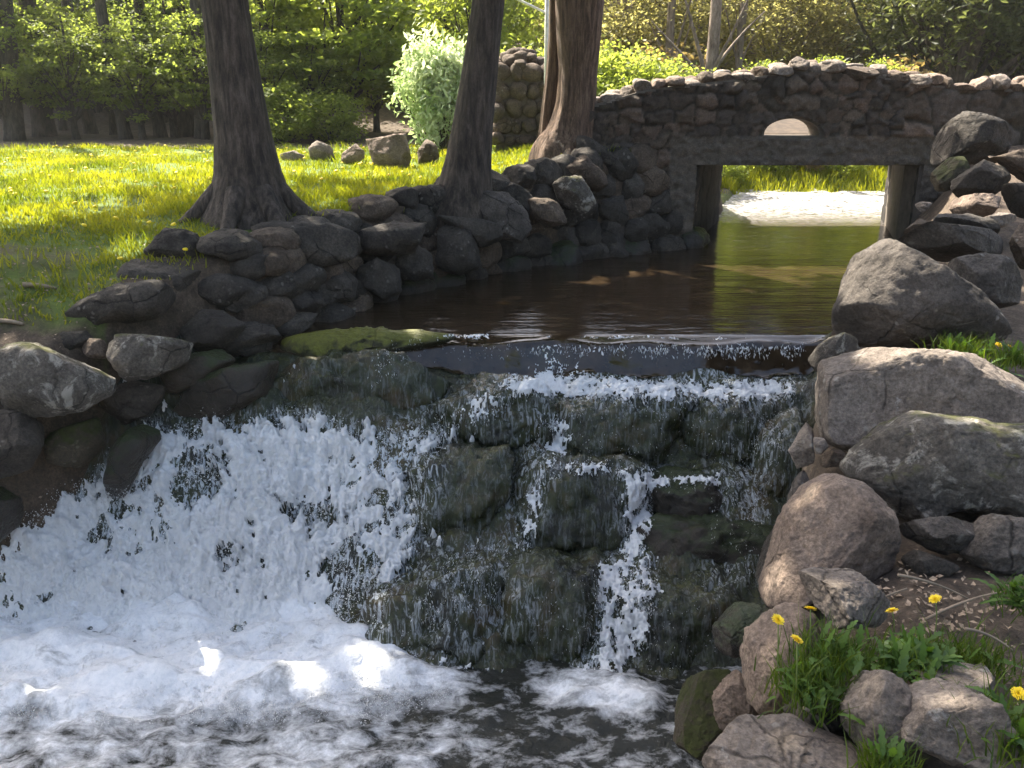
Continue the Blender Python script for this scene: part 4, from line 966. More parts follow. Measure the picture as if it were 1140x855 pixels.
# ------------------------------------------------------------------ leaves
def leaf_mesh(C, size, seed, up=.6, tone=None, elong=1.6):
    r2 = np.random.default_rng(seed); n = len(C)
    N = r2.normal(size=(n, 3)); N[:, 2] = np.abs(N[:, 2]) + up; N /= np.linalg.norm(N, axis=1)[:, None]
    a = np.cross(N, r2.normal(size=(n, 3))); a /= np.linalg.norm(a, axis=1)[:, None]; b = np.cross(N, a)
    s = (size * r2.uniform(.6, 1.3, n))[:, None]
    V = np.stack([C - a * s * elong * .5, C + b * s * .5 + N * s * .12, C + a * s * elong * .5 - N * s * .1, C - b * s * .5 + N * s * .12], 1).reshape(-1, 3)
    Fq = (np.arange(n)[:, None] * 4 + np.arange(4)[None])
    tn = np.repeat(np.clip((tone if tone is not None else r2.random(n)), 0, 1), 4)
    return V, Fq, tn
def crown_pts(n, rx, ry, rz, seed, nclump=60, spread=.22, shell=.55, flat=.5):
    r2 = np.random.default_rng(seed)
    d = r2.normal(size=(nclump, 3)); d /= np.linalg.norm(d, axis=1)[:, None]
    c = d * (shell + (1 - shell) * r2.random(nclump))[:, None] * np.array([rx, ry, rz])
    k = r2.integers(0, nclump, n); w_ = r2.uniform(.5, 1.4, nclump)[k]
    off_ = r2.normal(size=(n, 3)) * np.array([1, 1, flat]) * (spread * w_ * (rx + ry + rz) / 3)[:, None]
    return c[k] + off_, np.clip(r2.random(nclump)[k] * .7 + r2.random(n) * .45 - .05, 0, 1), c
def limb_parts(base, clumps, r0, seed, n=10):
    r2 = np.random.default_rng(seed); out = []
    for c in clumps[:n]:
        m = base * .45 + c * .55 + r2.normal(size=3) * .15; m[2] -= .15
        t = np.linspace(0, 1, 7)[:, None]; p = (1 - t) ** 2 * base + 2 * t * (1 - t) * m + t * t * c
        out.append(tube(p, np.linspace(r0, r0 * .2, 7), 6, cap=False))
    return out
def make_tree(name, label, cat, group, height, trunk_r, rx, ry, rz, nleaf, lsize, lmat, bmat, seed, zc=None, up=.6, flat=.5, lean=0., nclump=70, spread=.2, elong=1.6, shell=.5, at=None):
    root = empty(name); tag(root, label, cat, group)
    zc = height - rz if zc is None else zc
    t = np.linspace(0, 1, 12)
    r2 = np.random.default_rng(seed)
    path = np.stack([lean * t + .1 * np.sin(t * 5 + seed), .08 * np.sin(t * 4 + seed * 2), -.3 + t * (height * .92)], -1)
    tr = tube(path, trunk_r * (1.0 - .72 * t) * (1 + .6 * np.exp(-t * 18)), 10, .15, seed)
    C, tone, cl = crown_pts(nleaf, rx, ry, rz, seed, nclump, spread, shell, flat)
    C = C + np.array([lean * .7, 0, zc])
    if at is not None:
        kp = sun_clear(C + np.array(at)); C, tone = C[kp], tone[kp]; nleaf = len(C)
    cl = cl + np.array([lean * .7, 0, zc])
    lim = []
    for c in cl[:26]:
        k = min(10, max(2, int((c[2] - .8) / (height * .92) * 12 - 2))); lim += limb_parts(path[k].copy(), [c], trunk_r * .35, seed + int(abs(c[0]) * 100))
    V, fs = merge([tr] + lim); obj('trunk', mesh_np('trunk', V, fs, M[bmat]), root)
    V, Fq, tn = leaf_mesh(C, np.full(nleaf, lsize), seed + 3, up, tone, elong)
    obj('crown', mesh_np('crown', V, Fq, M[lmat], False, {'tone': tn}), root)
    return root
def gz(x, y): return float(ground_z(np.array([[x]]), np.array([[y]]))[0, 0])

# ---- three near trees, traced, each with limbs and a crown above the frame
LIT = []  # sun patches kept free of canopy leaves: (point, radius)
def lit(px, py, Y, rad): LIT.append((at_y(px, py, Y), rad))
for a in [(110, 745, 4.9, .16), (235, 765, 4.8, .2), (430, 705, 5.0, .17), (370, 465, 6.5, .12), (690, 285, 10.6, .4), (640, 295, 10.2, .3), (1000, 400, 4.3, .25), (1080, 410, 4.3, .3), (1040, 465, 3.7, .15), (870, 620, 3.3, .2), (900, 560, 3.3, .14), (935, 670, 2.7, .13),
          (845, 690, 2.7, .1), (815, 765, 2.8, .1), (1070, 225, 7.6, .4), (1110, 245, 7.1, .3), (960, 280, 5.3, .2), (1000, 275, 5.3, .2), (900, 740, 2.4, .12), (1000, 730, 2.5, .15), (870, 815, 2.1, .12), (1085, 760, 2.3, .15),
          (60, 390, 5.7, .15), (620, 235, 9.7, .3), (640, 195, 10.2, .3), (30, 275, 7.9, .5), (60, 265, 8.1, .4), (130, 740, 4.7, .26), (60, 760, 4.6, .18), (330, 745, 4.7, .16), (400, 735, 4.8, .16), (200, 690, 5.1, .13), (300, 700, 5.1, .1), (150, 790, 4.4, .12), (20, 745, 4.7, .16), (940, 590, 3.3, .1), (1100, 500, 3.6, .2), (1010, 420, 4.2, .2), (950, 300, 5.2, .12), (1060, 780, 2.1, .14), (970, 770, 2.2, .12), (360, 510, 6.2, .1), (470, 400, 6.9, .2), (380, 378, 7.1, .25), (150, 290, 7.3, .3), (330, 255, 7.8, .2), (640, 430, 6.8, .12), (800, 385, 7., .2), (420, 250, 8.4, .25), (1130, 340, 5, .3), (1120, 170, 8.4, .5), (20, 820, 4.3, .14), (270, 718, 5, .12), (690, 205, 11, .4), (720, 150, 11.5, .5)]:
    lit(*a)
LP = np.array([p for p, _ in LIT]); LR = np.array([r for _, r in LIT])
_lr = np.random.default_rng(404)
def sun_clear(C):
    """True for leaves that do not block a listed sun patch"""
    ok = np.ones(len(C), bool)
    for p, r in zip(LP, LR):
        q = C - p; t = q @ SUN; d = np.linalg.norm(q - t[:, None] * SUN, axis=1); ok &= ~((d < r * (.55 + .7 * _lr.random(len(C)))) & (t > 0))
    return ok
def near_tree(name, label, stems, bmat, crowns, seed, roots=()):
    """stems: list of [(px,py,width_px)...], Y ; crowns: (centre, radii, nleaf)"""
    base = None; parts = []
    tops = []
    for pts_, Y in stems:
        P = np.array([at_y(px, py, Y) for px, py, _ in pts_]); r_w = np.array([wpx * .5 * ((p - CAM) @ FWD) / F for (_, _, wpx), p in zip(pts_, P)])
        order = np.argsort(P[:, 2]); P = P[order]; r_w = r_w[order]
        # dense resample and continue upwards
        d = (P[-1] - P[-2]) / np.linalg.norm(P[-1] - P[-2]); d = d * .6 + np.array([0, 0, .4]); d /= np.linalg.norm(d)
        ext = [P[-1] + d * k for k in (1., 2.2, 3.4)]; er = [r_w[-1] * f for f in (.92, .8, .65)]
        P = np.vstack([P[:1] - np.array([0, 0, .25]), P, ext]); r_w = np.concatenate([[r_w[0] * 1.1], r_w, er])
        s = np.concatenate([[0], np.cumsum(np.linalg.norm(np.diff(P, axis=0), axis=1))]); q = np.linspace(0, s[-1], 60)
        PP = np.stack([np.interp(q, s, P[:, k]) for k in range(3)], -1); rr = np.interp(q, s, r_w)
        kk = np.array([1, 2, 3, 2, 1]) / 9.
        for k in range(3): PP[2:-2, k] = np.convolve(PP[:, k], kk, 'valid')
        parts.append(tube(PP, rr, 40, .10 if bmat == 'bark' else .22, seed, nscale=2.6)); tops.append(PP[-1])
        if base is None: base = P[1]
    root = empty(name, base); tag(root, label, 'tree')
    r3 = np.random.default_rng(seed + 50); rb_ = r_w[1]
    for k in range(7):
        a = k / 7 * 6.283 + r3.uniform(-.3, .3); L = rb_ * r3.uniform(1.2, 1.6); t = np.linspace(0, 1, 9)[:, None]; dv = np.array([math.cos(a), math.sin(a), 0])
        gp = base + dv * L; gz_ = float(ground_z(np.array([[gp[0]]]), np.array([[gp[1]]]))[0, 0])
        if gz_ < base[2] - .35: continue
        e0 = base + dv * rb_ * .55 + np.array([0, 0, rb_ * .55]); e1 = base + dv * rb_ * 1.05 + np.array([0, 0, .02]); e2 = np.array([gp[0], gp[1], gz_ - .05])
        parts.append(tube((1 - t) ** 2 * e0 + 2 * t * (1 - t) * e1 + t * t * e2, np.linspace(rb_ * .24, rb_ * .08, 9), 10, .15, seed + k))
    lim = []; LV, LF, LT, o_ = [], [], [], 0
    for ci, (c, rad, nl) in enumerate(crowns):
        C, tone, cl = crown_pts(nl, *rad, seed + ci, 34, .17, .35, .45)
        C = C + np.array(c); cl = cl + np.array(c); st = tops[min(ci, len(tops) - 1)]
        lim += limb_parts(st, cl, .08, seed + ci, 14)
        k = sun_clear(C); C, tone = C[k], tone[k]
        k = C[:, 2] > 3.6; C, tone = C[k], tone[k]
        V, Fq, tn = leaf_mesh(C, np.full(len(C), .15), seed + 5 + ci, .8, tone)
        LV.append(V); LF.append(Fq + o_); LT.append(tn); o_ += len(V)
    V, fs = merge(parts); obj('trunk', mesh_np('trunk', V - base, fs, M[bmat]), root)
    V, fs = merge(lim); obj('limbs', mesh_np('limbs', V - base, fs, M[bmat]), root)
    obj('crown', mesh_np('crown', np.vstack(LV) - base, np.vstack(LF), M['canopy'], False, {'tone': np.concatenate(LT)}), root)
    return root
near_tree('maple_tree', 'nearest brown trunk with a wide flared root base on the left lawn edge', [([(248, -20, 50), (256, 40, 51), (264, 100, 55), (271, 150, 60), (276, 190, 70), (279, 220, 86), (281, 243, 112)], 8.3)], 'bark',
          [((-5.2, 10.3, 7.0), (2.8, 2.3, 1.5), 9000), ((-3.2, 9.2, 6.2), (2.2, 1.8, 1.2), 5500), ((-5.5, 13.6, 7.2), (3.2, 1.8, .9), 1300), ((-1.6, 6.6, 6.6), (2.4, 2.2, 1.2), 7500)], 11)
near_tree('maple_tree', 'straight dark middle trunk leaning right above the retaining wall', [([(546, -20, 35), (540, 30, 36), (533, 90, 40), (526, 140, 44), (521, 180, 50), (517, 210, 60), (514, 232, 80)], 9.5)], 'bark',
          [((-2.4, 12.2, 7.4), (2.4, 2.1, 1.5), 7500), ((-1.0, 10.6, 6.0), (1.8, 1.6, 1.1), 4000), ((1.2, 8.4, 6.3), (2.0, 1.8, 1.1), 4500)], 12)
near_tree('cedar_tree', 'reddish twin trunk with deep grooved bark beside the bridge', [([(646, -20, 57), (645, 30, 52), (644, 80, 42), (641, 120, 43), (635, 148, 50), (628, 170, 76)], 11.4), ([(620, -20, 16), (619, 40, 16), (615, 90, 16), (610, 130, 17), (610, 165, 24)], 11.7)], 'bark_cedar',
          [((.2, 11.6, 6.3), (2.2, 1.6, 1.4), 5000)], 13)
t_ = make_tree('maple_tree', 'leafy maple added outside the left edge of the picture to shade the falls', 'tree', None, 9, .22, 2.4, 2.2, 1.8, 7000, .15, 'canopy', 'bark', 14, zc=6.8, at=(-7.2, 9.6, gz(-7.2, 9.6)))  # unseen tree added to cast shade on the left falls
t_.location = (-7.2, 9.6, gz(-7.2, 9.6))
# apply the sun clearing to that tree too
for ch in t_.children: pass

# ---- background woods
KINDS = {
 'bright': ('maple_tree', 'bright green young maple at the edge of the wood behind the lawn', 'tree', 'bright maples behind the lawn'),
 'mid': ('maple_tree', 'mid green leafy tree in the shaded wood behind the lawn', 'tree', 'leafy trees in the wood'),
 'dark': ('conifer_tree', 'dark evergreen tree hanging over the far side of the bridge', 'tree', 'dark evergreens behind the bridge'),
 'olive': ('hawthorn_tree', 'pale olive scrubby tree on the slope behind the bridge', 'tree', 'scrubby trees behind the bridge'),
 'tan': ('bare_shrub', 'tan brown bush with few leaves behind the bridge', 'shrub', 'brown bushes behind the bridge'),
 'bush': ('green_bush', 'low bright green bush at the edge of the wood', 'shrub', 'green bushes along the wood edge'),
}
PROT = {}
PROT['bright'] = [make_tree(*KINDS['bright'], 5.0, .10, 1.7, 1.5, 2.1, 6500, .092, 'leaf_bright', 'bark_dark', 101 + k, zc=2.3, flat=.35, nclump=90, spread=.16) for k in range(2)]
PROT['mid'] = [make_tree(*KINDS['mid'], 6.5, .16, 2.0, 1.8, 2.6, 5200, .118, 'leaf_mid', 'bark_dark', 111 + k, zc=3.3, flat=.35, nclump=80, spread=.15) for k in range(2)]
PROT['dark'] = [make_tree(*KINDS['dark'], 7.0, .22, 2.4, 1.8, 1.9, 10000, .07, 'leaf_dark', 'bark_dark', 121, zc=3.5, flat=.6, nclump=90, spread=.15, elong=2.4)]
PROT['olive'] = [make_tree(*KINDS['olive'], 4.6, .09, 1.8, 1.5, 1.9, 9000, .058, 'leaf_olive', 'bark_pale', 131 + k, zc=2.6, flat=.6, nclump=80, spread=.2) for k in range(2)]
PROT['tan'] = [make_tree(*KINDS['tan'], 2.4, .05, 1.3, 1.0, 1.1, 2600, .09, 'leaf_tan', 'bark_pale', 141, zc=1.2, flat=.7, nclump=60, spread=.2)]
PROT['bush'] = [make_tree(*KINDS['bush'], 1.6, .04, 1.1, .9, .8, 4200, .07, 'leaf_bright', 'bark_dark', 151 + k, zc=.75, flat=.5, nclump=50, spread=.22) for k in range(2)]
first = {id(p): True for v in PROT.values() for p in v}
r_ = np.random.default_rng(71)
def plant(kind, x, y, s=1., dz=0.):
    p = PROT[kind][int(r_.integers(len(PROT[kind])))]
    z = gz(x, y) + dz; rz_ = r_.uniform(0, 6.28); ss = (s * r_.uniform(.9, 1.1),) * 2 + (s * r_.uniform(.9, 1.1),)
    if first.get(id(p)):
        first[id(p)] = False; p.location = (x, y, z); p.rotation_euler = (0, 0, rz_); p.scale = ss; return p
    return copy_thing(p, (x, y, z), rz_, ss)
def pxx(px, Y): return (px - 570) / F * (Y * math.cos(TH) + .3)
# left shaded wood
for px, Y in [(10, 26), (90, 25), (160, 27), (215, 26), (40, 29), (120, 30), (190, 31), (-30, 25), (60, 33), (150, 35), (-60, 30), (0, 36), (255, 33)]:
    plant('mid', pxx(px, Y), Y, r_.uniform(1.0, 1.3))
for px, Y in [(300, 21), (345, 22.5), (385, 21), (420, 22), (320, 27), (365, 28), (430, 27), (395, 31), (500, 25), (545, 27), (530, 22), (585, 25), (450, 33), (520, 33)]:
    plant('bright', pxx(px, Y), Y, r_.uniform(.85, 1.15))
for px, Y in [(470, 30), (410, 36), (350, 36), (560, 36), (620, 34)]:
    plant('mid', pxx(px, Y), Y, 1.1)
for px, Y in [(690, 24), (730, 26), (770, 24.5), (810, 27), (860, 26), (700, 30), (760, 31), (830, 31), (900, 27), (950, 28), (930, 31), (1090, 27), (655, 27), (880, 34), (980, 32)]:
    plant('olive', pxx(px, Y), Y, r_.uniform(1.1, 1.4))
for px, Y, s in [(1015, 23.5, 1.1), (1070, 21, 1.05), (1130, 23, 1.1), (1180, 21, 1.1), (1050, 27, 1.1), (940, 29, 1.1), (1140, 29, 1.1)]:
    plant('dark', pxx(px, Y), Y, s, .3)
for px, Y in [(735, 21), (1000, 20)]:
    plant('tan', pxx(px, Y), Y, r_.uniform(.8, 1.1))
for px, Y in [(320, 18.8), (370, 18.9), (690, 17.2), (735, 17.6), (560, 18.5), (640, 18), (880, 21), (960, 21), (1080, 17), (1130, 16.5), (520, 19)]:
    plant('bush', pxx(px, Y), Y, r_.uniform(.6, 1.0))
for x, y in [(-9, -9), (9, -9), (12, -1), (12, 5), (-12, -1)]:  # unseen trees added around the camera to darken upright faces
    plant('mid', x, y, 1.35)
# more distant mass of the wood
C, tone, _ = crown_pts(26000, 34, 7, 6.5, 161, 420, .05, .2, .6)
C = C + np.array([0, 46, 0]); C[:, 2] = C[:, 2] + np.array([gz(0, 46)]) + 3.
V, Fq, tn = leaf_mesh(C, np.full(len(C), .42), 162, .5, tone)
o = obj('distant_woodland', mesh_np('distant_woodland', V, Fq, M['leaf_mid'], False, {'tone': tn})); tag(o, 'far green wood filling the background behind the nearer trees', 'woodland', kind='stuff')

# white flowering shrub
sh = make_tree('flowering_shrub', 'pale white-green flowering shrub left of the middle tree', 'shrub', None, 1.75, .05, .82, .7, .85, 9000, .065, 'blossom', 'bark_dark', 171, zc=.95, up=.3, flat=1., nclump=46, spread=.2, elong=2.4, shell=.35)
sh.location = at_y(490, 165, 16.6); sh.scale = (.8, .8, 1.05)
for k, (px, py, Y, s_, kd) in enumerate([(812, 200, 17.6, .35, 'bush'), (868, 200, 18.2, .4, 'bush'), (945, 200, 18.0, .4, 'bush'), (1000, 200, 18.6, .6, 'bush'), (840, 200, 20.4, .9, 'bush'), (920, 200, 20.6, 1., 'bush'), (905, 200, 18.2, .3, 'tan')]):
    plant(kd, pxx(px, Y), Y, s_)
for px, Y, s_ in [(800, 18.8, .36), (835, 19.5, .46), (868, 19.1, .38), (905, 19.7, .48), (940, 19.2, .36), (975, 19.8, .44), (1010, 19.2, .40)]:  # young maples added behind the bridge to brighten the pool reflection
    plant('bright', pxx(px, Y), Y, s_)
for px, Y, s_ in [(5, 19.5, .48), (45, 20.8, .55), (85, 19.8, .45), (125, 21, .5), (160, 19.6, .42), (195, 20.6, .5), (230, 19.4, .45), (70, 23, .6), (185, 24, .6), (-30, 21, .6), (110, 25, .6), (270, 21, .45), (300, 19.4, .4), (350, 19.8, .4)]:
    plant('mid', pxx(px, Y), Y, s_)
# slim background trunks
r_ = np.random.default_rng(81)
tr = empty('forest_trunk'); tag(tr, 'slim dark trunk rising in the shaded wood behind the lawn', 'tree', 'slim trunks in the wood')
t = np.linspace(0, 1, 14); V, fs = tube(np.stack([.25 * np.sin(t * 2.), .1 * np.sin(t * 4), -.4 + 7.5 * t], -1), .15 * (1 - .4 * t) * (1 + .5 * np.exp(-t * 20)), 10, .15, 5)
obj('trunk', mesh_np('trunk', V, fs, M['bark_dark']), tr)
V2 = limb_parts(np.array([.2, 0, 3.]), [np.array([1.5, .3, 4.2]), np.array([-1.2, .2, 4.6]), np.array([.9, -.5, 5.5])], .05, 3); V, fs = merge(V2); obj('limbs', mesh_np('limbs', V, fs, M['bark_dark']), tr)
for i, (px, Y, s) in enumerate([(12, 19.6, 1.3), (48, 20.5, 1.5), (140, 20, .9), (178, 20.6, .9), (205, 21, 1.2), (222, 19.8, 1.0), (455, 26, 1.3), (475, 27, 1.2), (100, 22, 1.)]):
    o = tr if i == 0 else copy_thing(tr, (0, 0, 0)); x = pxx(px, Y); o.location = (x, Y, gz(x, Y)); o.rotation_euler = (0, 0, i * 1.3); o.scale = (s, s, 1)
tb = empty('forest_trunk'); tag(tb, 'bare pale brown trunk among the scrub behind the bridge', 'tree', 'pale trunks behind the bridge')
obj('trunk', mesh_np('trunk', *tube(np.stack([.2 * np.sin(t * 3.), 0 * t, -.4 + 6 * t], -1), .15 * (1 - .4 * t), 10, .15, 6), M['bark_pale']), tb)
V2 = limb_parts(np.array([.1, 0, 1.6]), [np.array([1.3, .3, 3.0]), np.array([-1.1, .2, 2.8]), np.array([.9, -.5, 3.6]), np.array([-.8, -.3, 3.9])], .05, 4); V, fs = merge(V2); obj('limbs', mesh_np('limbs', V, fs, M['bark_pale']), tb)
for i, (px, Y, s) in enumerate([(778, 20, 1.), (745, 22, .8), (820, 23, .7)]):
    o = tb if i == 0 else copy_thing(tb, (0, 0, 0)); x = pxx(px, Y); o.location = (x, Y, gz(x, Y)); o.rotation_euler = (0, 0, i * 2.); o.scale = (s, s, 1)

# ------------------------------------------------------------------ grass on the lawn (stuff)
def blades(xy, z, ln, wd, seed, lean=.5):
    r2 = np.random.default_rng(seed); n = len(xy)
    a = r2.uniform(0, 6.283, n); le = r2.uniform(.1, lean, n)
    B = np.column_stack([xy, z]); T = B + np.column_stack([np.cos(a) * le * ln, np.sin(a) * le * ln, ln])
    b = r2.uniform(0, 6.283, n); s = np.column_stack([np.cos(b) * wd, np.sin(b) * wd, 0 * wd])
    Mi = B * .45 + T * .55 + np.column_stack([-np.cos(a) * ln * le * .12, -np.sin(a) * ln * le * .12, ln * .08])
    V = np.stack([B - s, B + s, Mi + s * .7, T, Mi - s * .7], 1).reshape(-1, 3)
    i = np.arange(n)[:, None] * 5
    return V, [np.hstack([i, i + 1, i + 2, i + 4]), np.hstack([i + 4, i + 2, i + 3])]
r_ = np.random.default_rng(91)
n = 230000
Yg = 17.6 - np.sqrt(r_.random(n)) * 0 - r_.random(n) ** .8 * 11.4; Xg = r_.uniform(-11, 4.4, n)
px_, py_, _ = project(np.column_stack([Xg, Yg, np.full(n, .8)]))
dens = sm(.12, .6, XL(Yg) - Xg) * np.where(Yg < 8, sm(5.5, 6.7, Yg + .25 * (-Xg - 3.5)) * (Xg < -2.4), 1)
nz = fbm(np.column_stack([Xg, Yg, 0 * Xg]) * .9, 3, 92)
ok = (px_ > -60) & (px_ < 1160) & (r_.random(n) < dens * np.where(Yg > 12, .75, 1) * np.clip(.75 + nz, .15, 1)) & ~((Xg > xL0 - .3) & (Yg > 11.1) & (Yg < 13.8))
Xg, Yg = Xg[ok], Yg[ok]; Zg = ground_z(Xg[:, None], Yg[:, None])[:, 0]
ln = r_.uniform(.035, .10, len(Xg)) * np.clip(1 + fbm(np.column_stack([Xg, Yg, 0 * Xg]) * 1.7, 2, 93), .5, 1.6); V, fs = blades(np.column_stack([Xg, Yg]), Zg - .01, ln, r_.uniform(.004, .009, len(Xg)), 94, .9)
o = obj('grass', mesh_np('grass', V, fs, M['grass'], False, {'tone': np.repeat(np.clip(r_.random(len(Xg)) * .55 + 1.0 * (fbm(np.column_stack([Xg, Yg, 0 * Xg]) * .9, 4, 95) + .22), 0, 1), 5)})); tag(o, 'short lawn grass on the left bank', 'grass', kind='stuff')

n = 16000; Xg = r_.uniform(3.0, 10.5, n); Yg = r_.uniform(16.6, 19.6, n); Zg = ground_z(Xg[:, None], Yg[:, None])[:, 0]
V, fs = blades(np.column_stack([Xg, Yg]), Zg - .01, r_.uniform(.08, .26, n), r_.uniform(.008, .014, n), 96, .7)
o = obj('bank_grass', mesh_np('bank_grass', V, fs, M['grass'], False, {'tone': np.repeat(np.clip(r_.random(n) * .6 + .4, 0, 1), 5)})); tag(o, 'tall sunlit grass on the bank seen under the bridge', 'grass', kind='stuff')
# dandelions on the lawn, too small for parts
V, Fc = ico(2); V = V * np.array([.022, .022, .012]) * (1 + .2 * pn(V * 5, 3))[:, None]; st, sf = tube([(0, 0, -.09), (0, 0, -.006)], [.003, .003], 5)
Vm, Fm = merge([(V, Fc), (st, sf)]); nq = sum(len(f) for f in Fm)
dm = mesh_np('dandelion_small', Vm, Fm, [M['yellow'], M['stem']], True, None, np.concatenate([np.full(len(sf[0]), 1), np.zeros(len(Fc)), np.full(nq - len(sf[0]) - len(Fc), 1)]))
cnt = 0
for k in range(900):
    Y = r_.uniform(6.6, 16.5); X = r_.uniform(-9.5, -.5)
    if X > XL(Y) - .35: continue
    qx, qy, _ = project(np.array([X, Y, .85]))
    if qx < -5 or qx > 640: continue
    if r_.random() > (.55 if (qx < 140 and qy > 235) else (.45 if qy < 215 else .16)): continue
    if cnt >= 150: break
    o = obj('dandelion', dm, None, (X, Y, gz(X, Y) + .085)); o.rotation_euler = (r_.uniform(-.4, .4), r_.uniform(-.4, .4), 0); s = r_.uniform(.8, 1.25); o.scale = (s, s, s)
    tag(o, 'tiny yellow dandelion flower in the lawn of the left bank', 'flower', 'dandelions scattered over the lawn'); cnt += 1

# ------------------------------------------------------------------ right foreground plants
def rb(px, py, Y): return at_y(px, py, Y)
def weed_leaf(L, Wd, a, el, seed):
    """arched toothed leaf from the origin"""
    r2 = np.random.default_rng(seed); n = 9; t = np.linspace(0, 1, n)
    r = L * t; zz = L * (math.sin(el) * t - .55 * t ** 2 * math.cos(el)); hw = Wd * np.sin(np.pi * t ** .75) ** .8 * (1 + .35 * np.where(np.arange(n) % 2, 1, -1)) + .001
    c = np.stack([np.cos(a) * r * math.cos(el), np.sin(a) * r * math.cos(el), zz], -1); s = np.array([-math.sin(a), math.cos(a), 0])
    V = np.concatenate([c - s * hw[:, None] + np.array([0, 0, .15]) * hw[:, None], c, c + s * hw[:, None] + np.array([0, 0, .15]) * hw[:, None]])
    i = np.arange(n - 1); return V, np.vstack([np.stack([i, i + 1, n + i + 1, n + i], -1), np.stack([n + i, n + i + 1, 2 * n + i + 1, 2 * n + i], -1)])
def flower_head(rad):
    vs = []
    r2 = np.random.default_rng(5)
    for ring, (el, ln_) in enumerate([(.1, 1.), (.35, .95), (.7, .8), (1.1, .6), (1.4, .4)]):
        m = 22 - ring * 3
        for k in range(m):
            a = k / m * 6.283 + ring * .2 + r2.uniform(-.08, .08); L = rad * ln_ * r2.uniform(.88, 1.08); e = el + r2.uniform(-.1, .1)
            d = np.array([math.cos(a) * math.cos(e), math.sin(a) * math.cos(e), math.sin(e) * .7]); s = np.array([-math.sin(a), math.cos(a), 0]) * rad * .10
            vs.append((np.array([-s * .5, s * .5, d * L + s, d * L - s]), np.array([[0, 1, 2, 3]])))
    return merge(vs)
FH = mesh_np('flower_head', *flower_head(.021), M['yellow'], False)
def dandelion(label, px, py, Y, zbase, seed, nleaf=9, leafL=.12):
    C = at_y(px, py, Y); base = np.array([C[0] + .01, C[1], min(zbase, gz(C[0], C[1]) + .02)]); root = empty('dandelion', base); tag(root, label, 'dandelion')
    top = C - base; t = np.linspace(0, 1, 8)[:, None]; p = t * top + np.array([.02, .01, 0]) * np.sin(t * 3.1)
    obj('stem', mesh_np('stem', *tube(p, np.full(8, .0022), 6), M['stem']), root)
    h = obj('flower_head', FH, root, top); h.rotation_euler = (R(25), R(-8), seed)
    r2 = np.random.default_rng(seed); vs = [weed_leaf(leafL * r2.uniform(.6, 1.2), .014, r2.uniform(0, 6.28), r2.uniform(.25, 1.0), seed + k) for k in range(nleaf)]
    V, fs = merge(vs); obj('leaves', mesh_np('leaves', V, fs, M['weed'], True, {'tone': np.random.default_rng(seed).random(len(V))}), root)
dandelion('yellow dandelion leaning furthest left over the upright rock', 866, 690, 2.42, .36, 1)
dandelion('yellow dandelion closest to the camera in the left grass clump', 887, 712, 2.30, .36, 2)
dandelion('yellow dandelion in front of the flat sunlit stone', 902, 678, 2.48, .40, 3)
dandelion('half closed yellow dandelion at the right of the flat sunlit stone', 993, 680, 2.6, .42, 4)
dandelion('yellow dandelion standing against the brown litter behind the leafy clump', 1041, 667, 2.6, .42, 5)
dandelion('yellow dandelion at the lower right edge of the picture', 1134, 772, 2.15, .30, 6)
dandelion('left one of two touching dandelions behind the big tan boulder', 1112, 384, 4.75, .62, 7)
dandelion('right one of two touching dandelions behind the big tan boulder', 1124, 386, 4.72, .62, 8)
def clump(label, px, py, Y, rad, n, ln, seed, leafy=0, dz=0.):
    C = at_y(px, py, Y); root = empty('grass_clump', C); tag(root, label, 'grass clump')
    r2 = np.random.default_rng(seed); q = r2.normal(size=(n, 2)) * rad * .5
    V, fs = blades(q, np.full(n, -.02) + dz, r2.uniform(.4, 1.1, n) * ln, r2.uniform(.0018, .0034, n), seed, 1.0)
    obj('blades', mesh_np('blades', V, fs, M['blade'], False, {'tone': np.repeat(r2.random(n), 5)}), root)
    if leafy:
        vs = []
        for k in range(leafy):
            V, f = weed_leaf(r2.uniform(.05, .13), r2.uniform(.007, .013), r2.uniform(0, 6.28), r2.uniform(.3, 1.3), k)
            vs.append((V + np.array([*(r2.normal(size=2) * rad * .4), r2.uniform(-.01, .05)]), f))
        V, fs = merge(vs); obj('leaves', mesh_np('leaves', V, fs, M['weed'], True, {'tone': np.repeat(r2.random(leafy), len(V) // leafy)}), root)
clump('grass and weeds round the dandelions beside the upright rock', 905, 770, 2.35, .13, 420, .12, 1, 60)
clump('sunny tall grass tuft in front of the flat sunlit stone', 930, 735, 2.45, .13, 460, .125, 2, 30)
clump('dark leafy weed clump in the middle of the right foreground', 1015, 745, 2.4, .14, 200, .13, 3, 120)
clump('bright grass tuft behind the thin flat rock', 1080, 738, 2.5, .13, 420, .11, 4, 10)
clump('weedy grass patch at the lower right edge', 1125, 820, 2.05, .13, 420, .12, 5, 50)
clump('grass sprouting between the bottom slab and the speckled rock', 985, 855, 2.0, .07, 260, .10, 6, 12)
clump('leafy weed at the right edge beside the litter', 1135, 672, 2.7, .09, 60, .1, 7, 60)
clump('thin grass between the two largest boulders', 1075, 392, 4.75, .15, 420, .13, 8, 30)
clump('grass at the right edge behind the big tan boulder', 1128, 402, 4.6, .10, 260, .12, 9, 30)
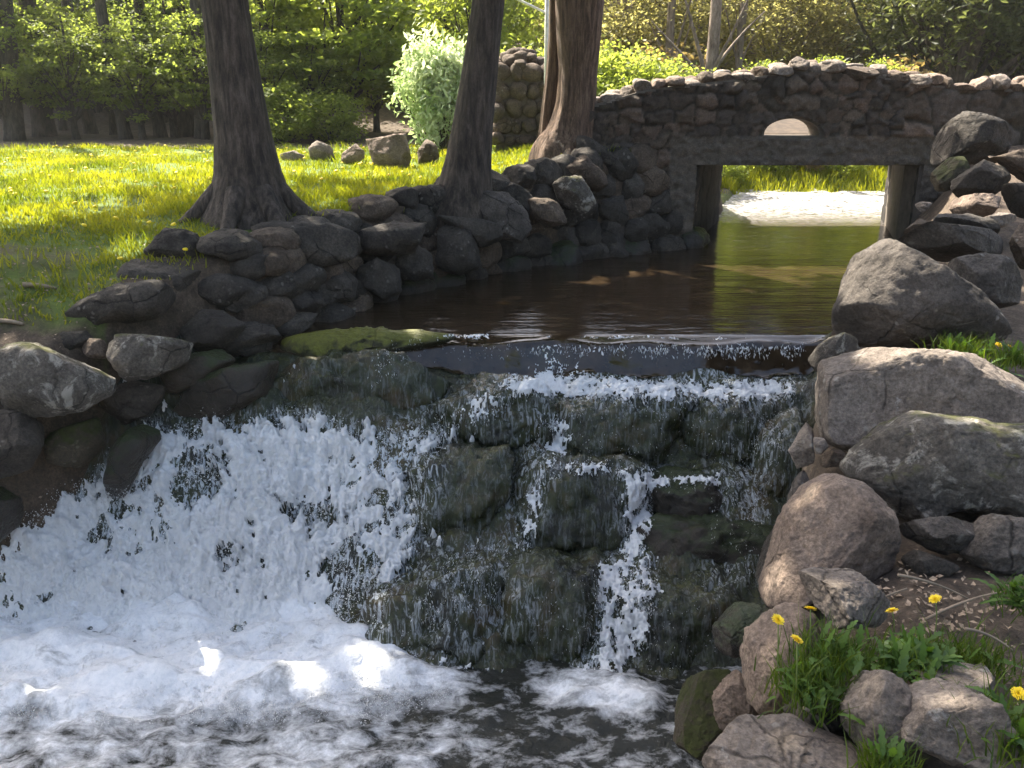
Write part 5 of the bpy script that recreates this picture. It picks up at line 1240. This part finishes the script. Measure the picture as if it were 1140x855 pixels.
# leaf litter and twigs of the right bank
root = None
vs = []
r2 = np.random.default_rng(15)
C, F_ = [], []
for (px, py, Y, sp_, n) in [(1060, 660, 2.85, .25, 220), (1110, 690, 2.6, .2, 110), (1000, 650, 2.95, .12, 120), (915, 800, 2.3, .08, 60), (40, 370, 6.5, .5, 260), (100, 300, 7.2, .6, 260), (1130, 360, 5., .3, 160)]:
    P = at_y(px, py, Y); q = P + r2.normal(size=(n, 3)) * np.array([sp_, sp_, 0]); q[:, 2] = np.maximum(ground_z(q[:, :1], q[:, 1:2])[:, 0] + r2.uniform(.005, .03, n), -5); C.append(q)
C = np.vstack(C); V, Fq, tn = leaf_mesh(C, np.full(len(C), .017), 16, 1.2, None, 1.5)
o = obj('leaf_litter', mesh_np('leaf_litter', V, Fq, M['deadleaf'], False)); tag(o, 'dry brown leaf litter on the bare soil of both banks', 'leaf litter', kind='stuff')
for k, (x0, y0, x1, y1, Y, lab) in enumerate([(1000, 640, 1080, 668, 2.8, 'longest pale twig on the right bank litter'), (1030, 690, 1110, 660, 2.7, 'thin twig crossing the litter behind the leafy weed clump'), (1075, 700, 1128, 725, 2.5, 'twig beside the bright grass tuft on the right bank'),
      (0, 400, 22, 340, 6.2, 'bent pale stick on the soil at the left edge'), (30, 340, 62, 318, 6.6, 'short stick on the soil above the weathered left boulder'), (895, 788, 930, 830, 2.25, 'short straw-coloured stick between the bottom slab and dark stone'), (940, 690, 1010, 655, 2.75, 'stick lying right of the flat sunlit stone')]):
    a, b = at_y(x0, y0, Y), at_y(x1, y1, Y)
    for q in (a, b): q[2] = max(q[2], gz(q[0], q[1]) + .01) if Y < 5 else gz(q[0], q[1]) + .02
    m = (a + b) / 2 + np.array([.02, .03, .01]); t = np.linspace(0, 1, 9)[:, None]; p = (1 - t) ** 2 * a + 2 * t * (1 - t) * m + t * t * b
    c0 = p[0].copy(); o = obj('twig', mesh_np('twig', *tube(p - c0, np.linspace(1, .5, 9) * (.006 if Y < 5 else .022), 7, .2, k), M['twig']), None, c0); tag(o, lab, 'twig')

# ------------------------------------------------------------------ air: thin haze added in place of a lens flare veil
hm = bpy.data.materials.new('haze'); hm.use_nodes = True; hn = hm.node_tree; hn.nodes.remove(hn.nodes['Principled BSDF'])
pv = hn.nodes.new('ShaderNodeVolumePrincipled'); pv.inputs['Color'].default_value = (.95, .95, .90, 1); pv.inputs['Density'].default_value = .0006; pv.inputs['Anisotropy'].default_value = .35
hn.links.new(pv.outputs[0], hn.nodes['Material Output'].inputs['Volume'])
V, fs = box(-78, 78, -43, 98, -4.5, 24)
o = obj('haze', mesh_np('haze', V, fs, hm, False)); tag(o, 'thin haze added over the park in place of a lens flare veil', 'haze', kind='stuff')
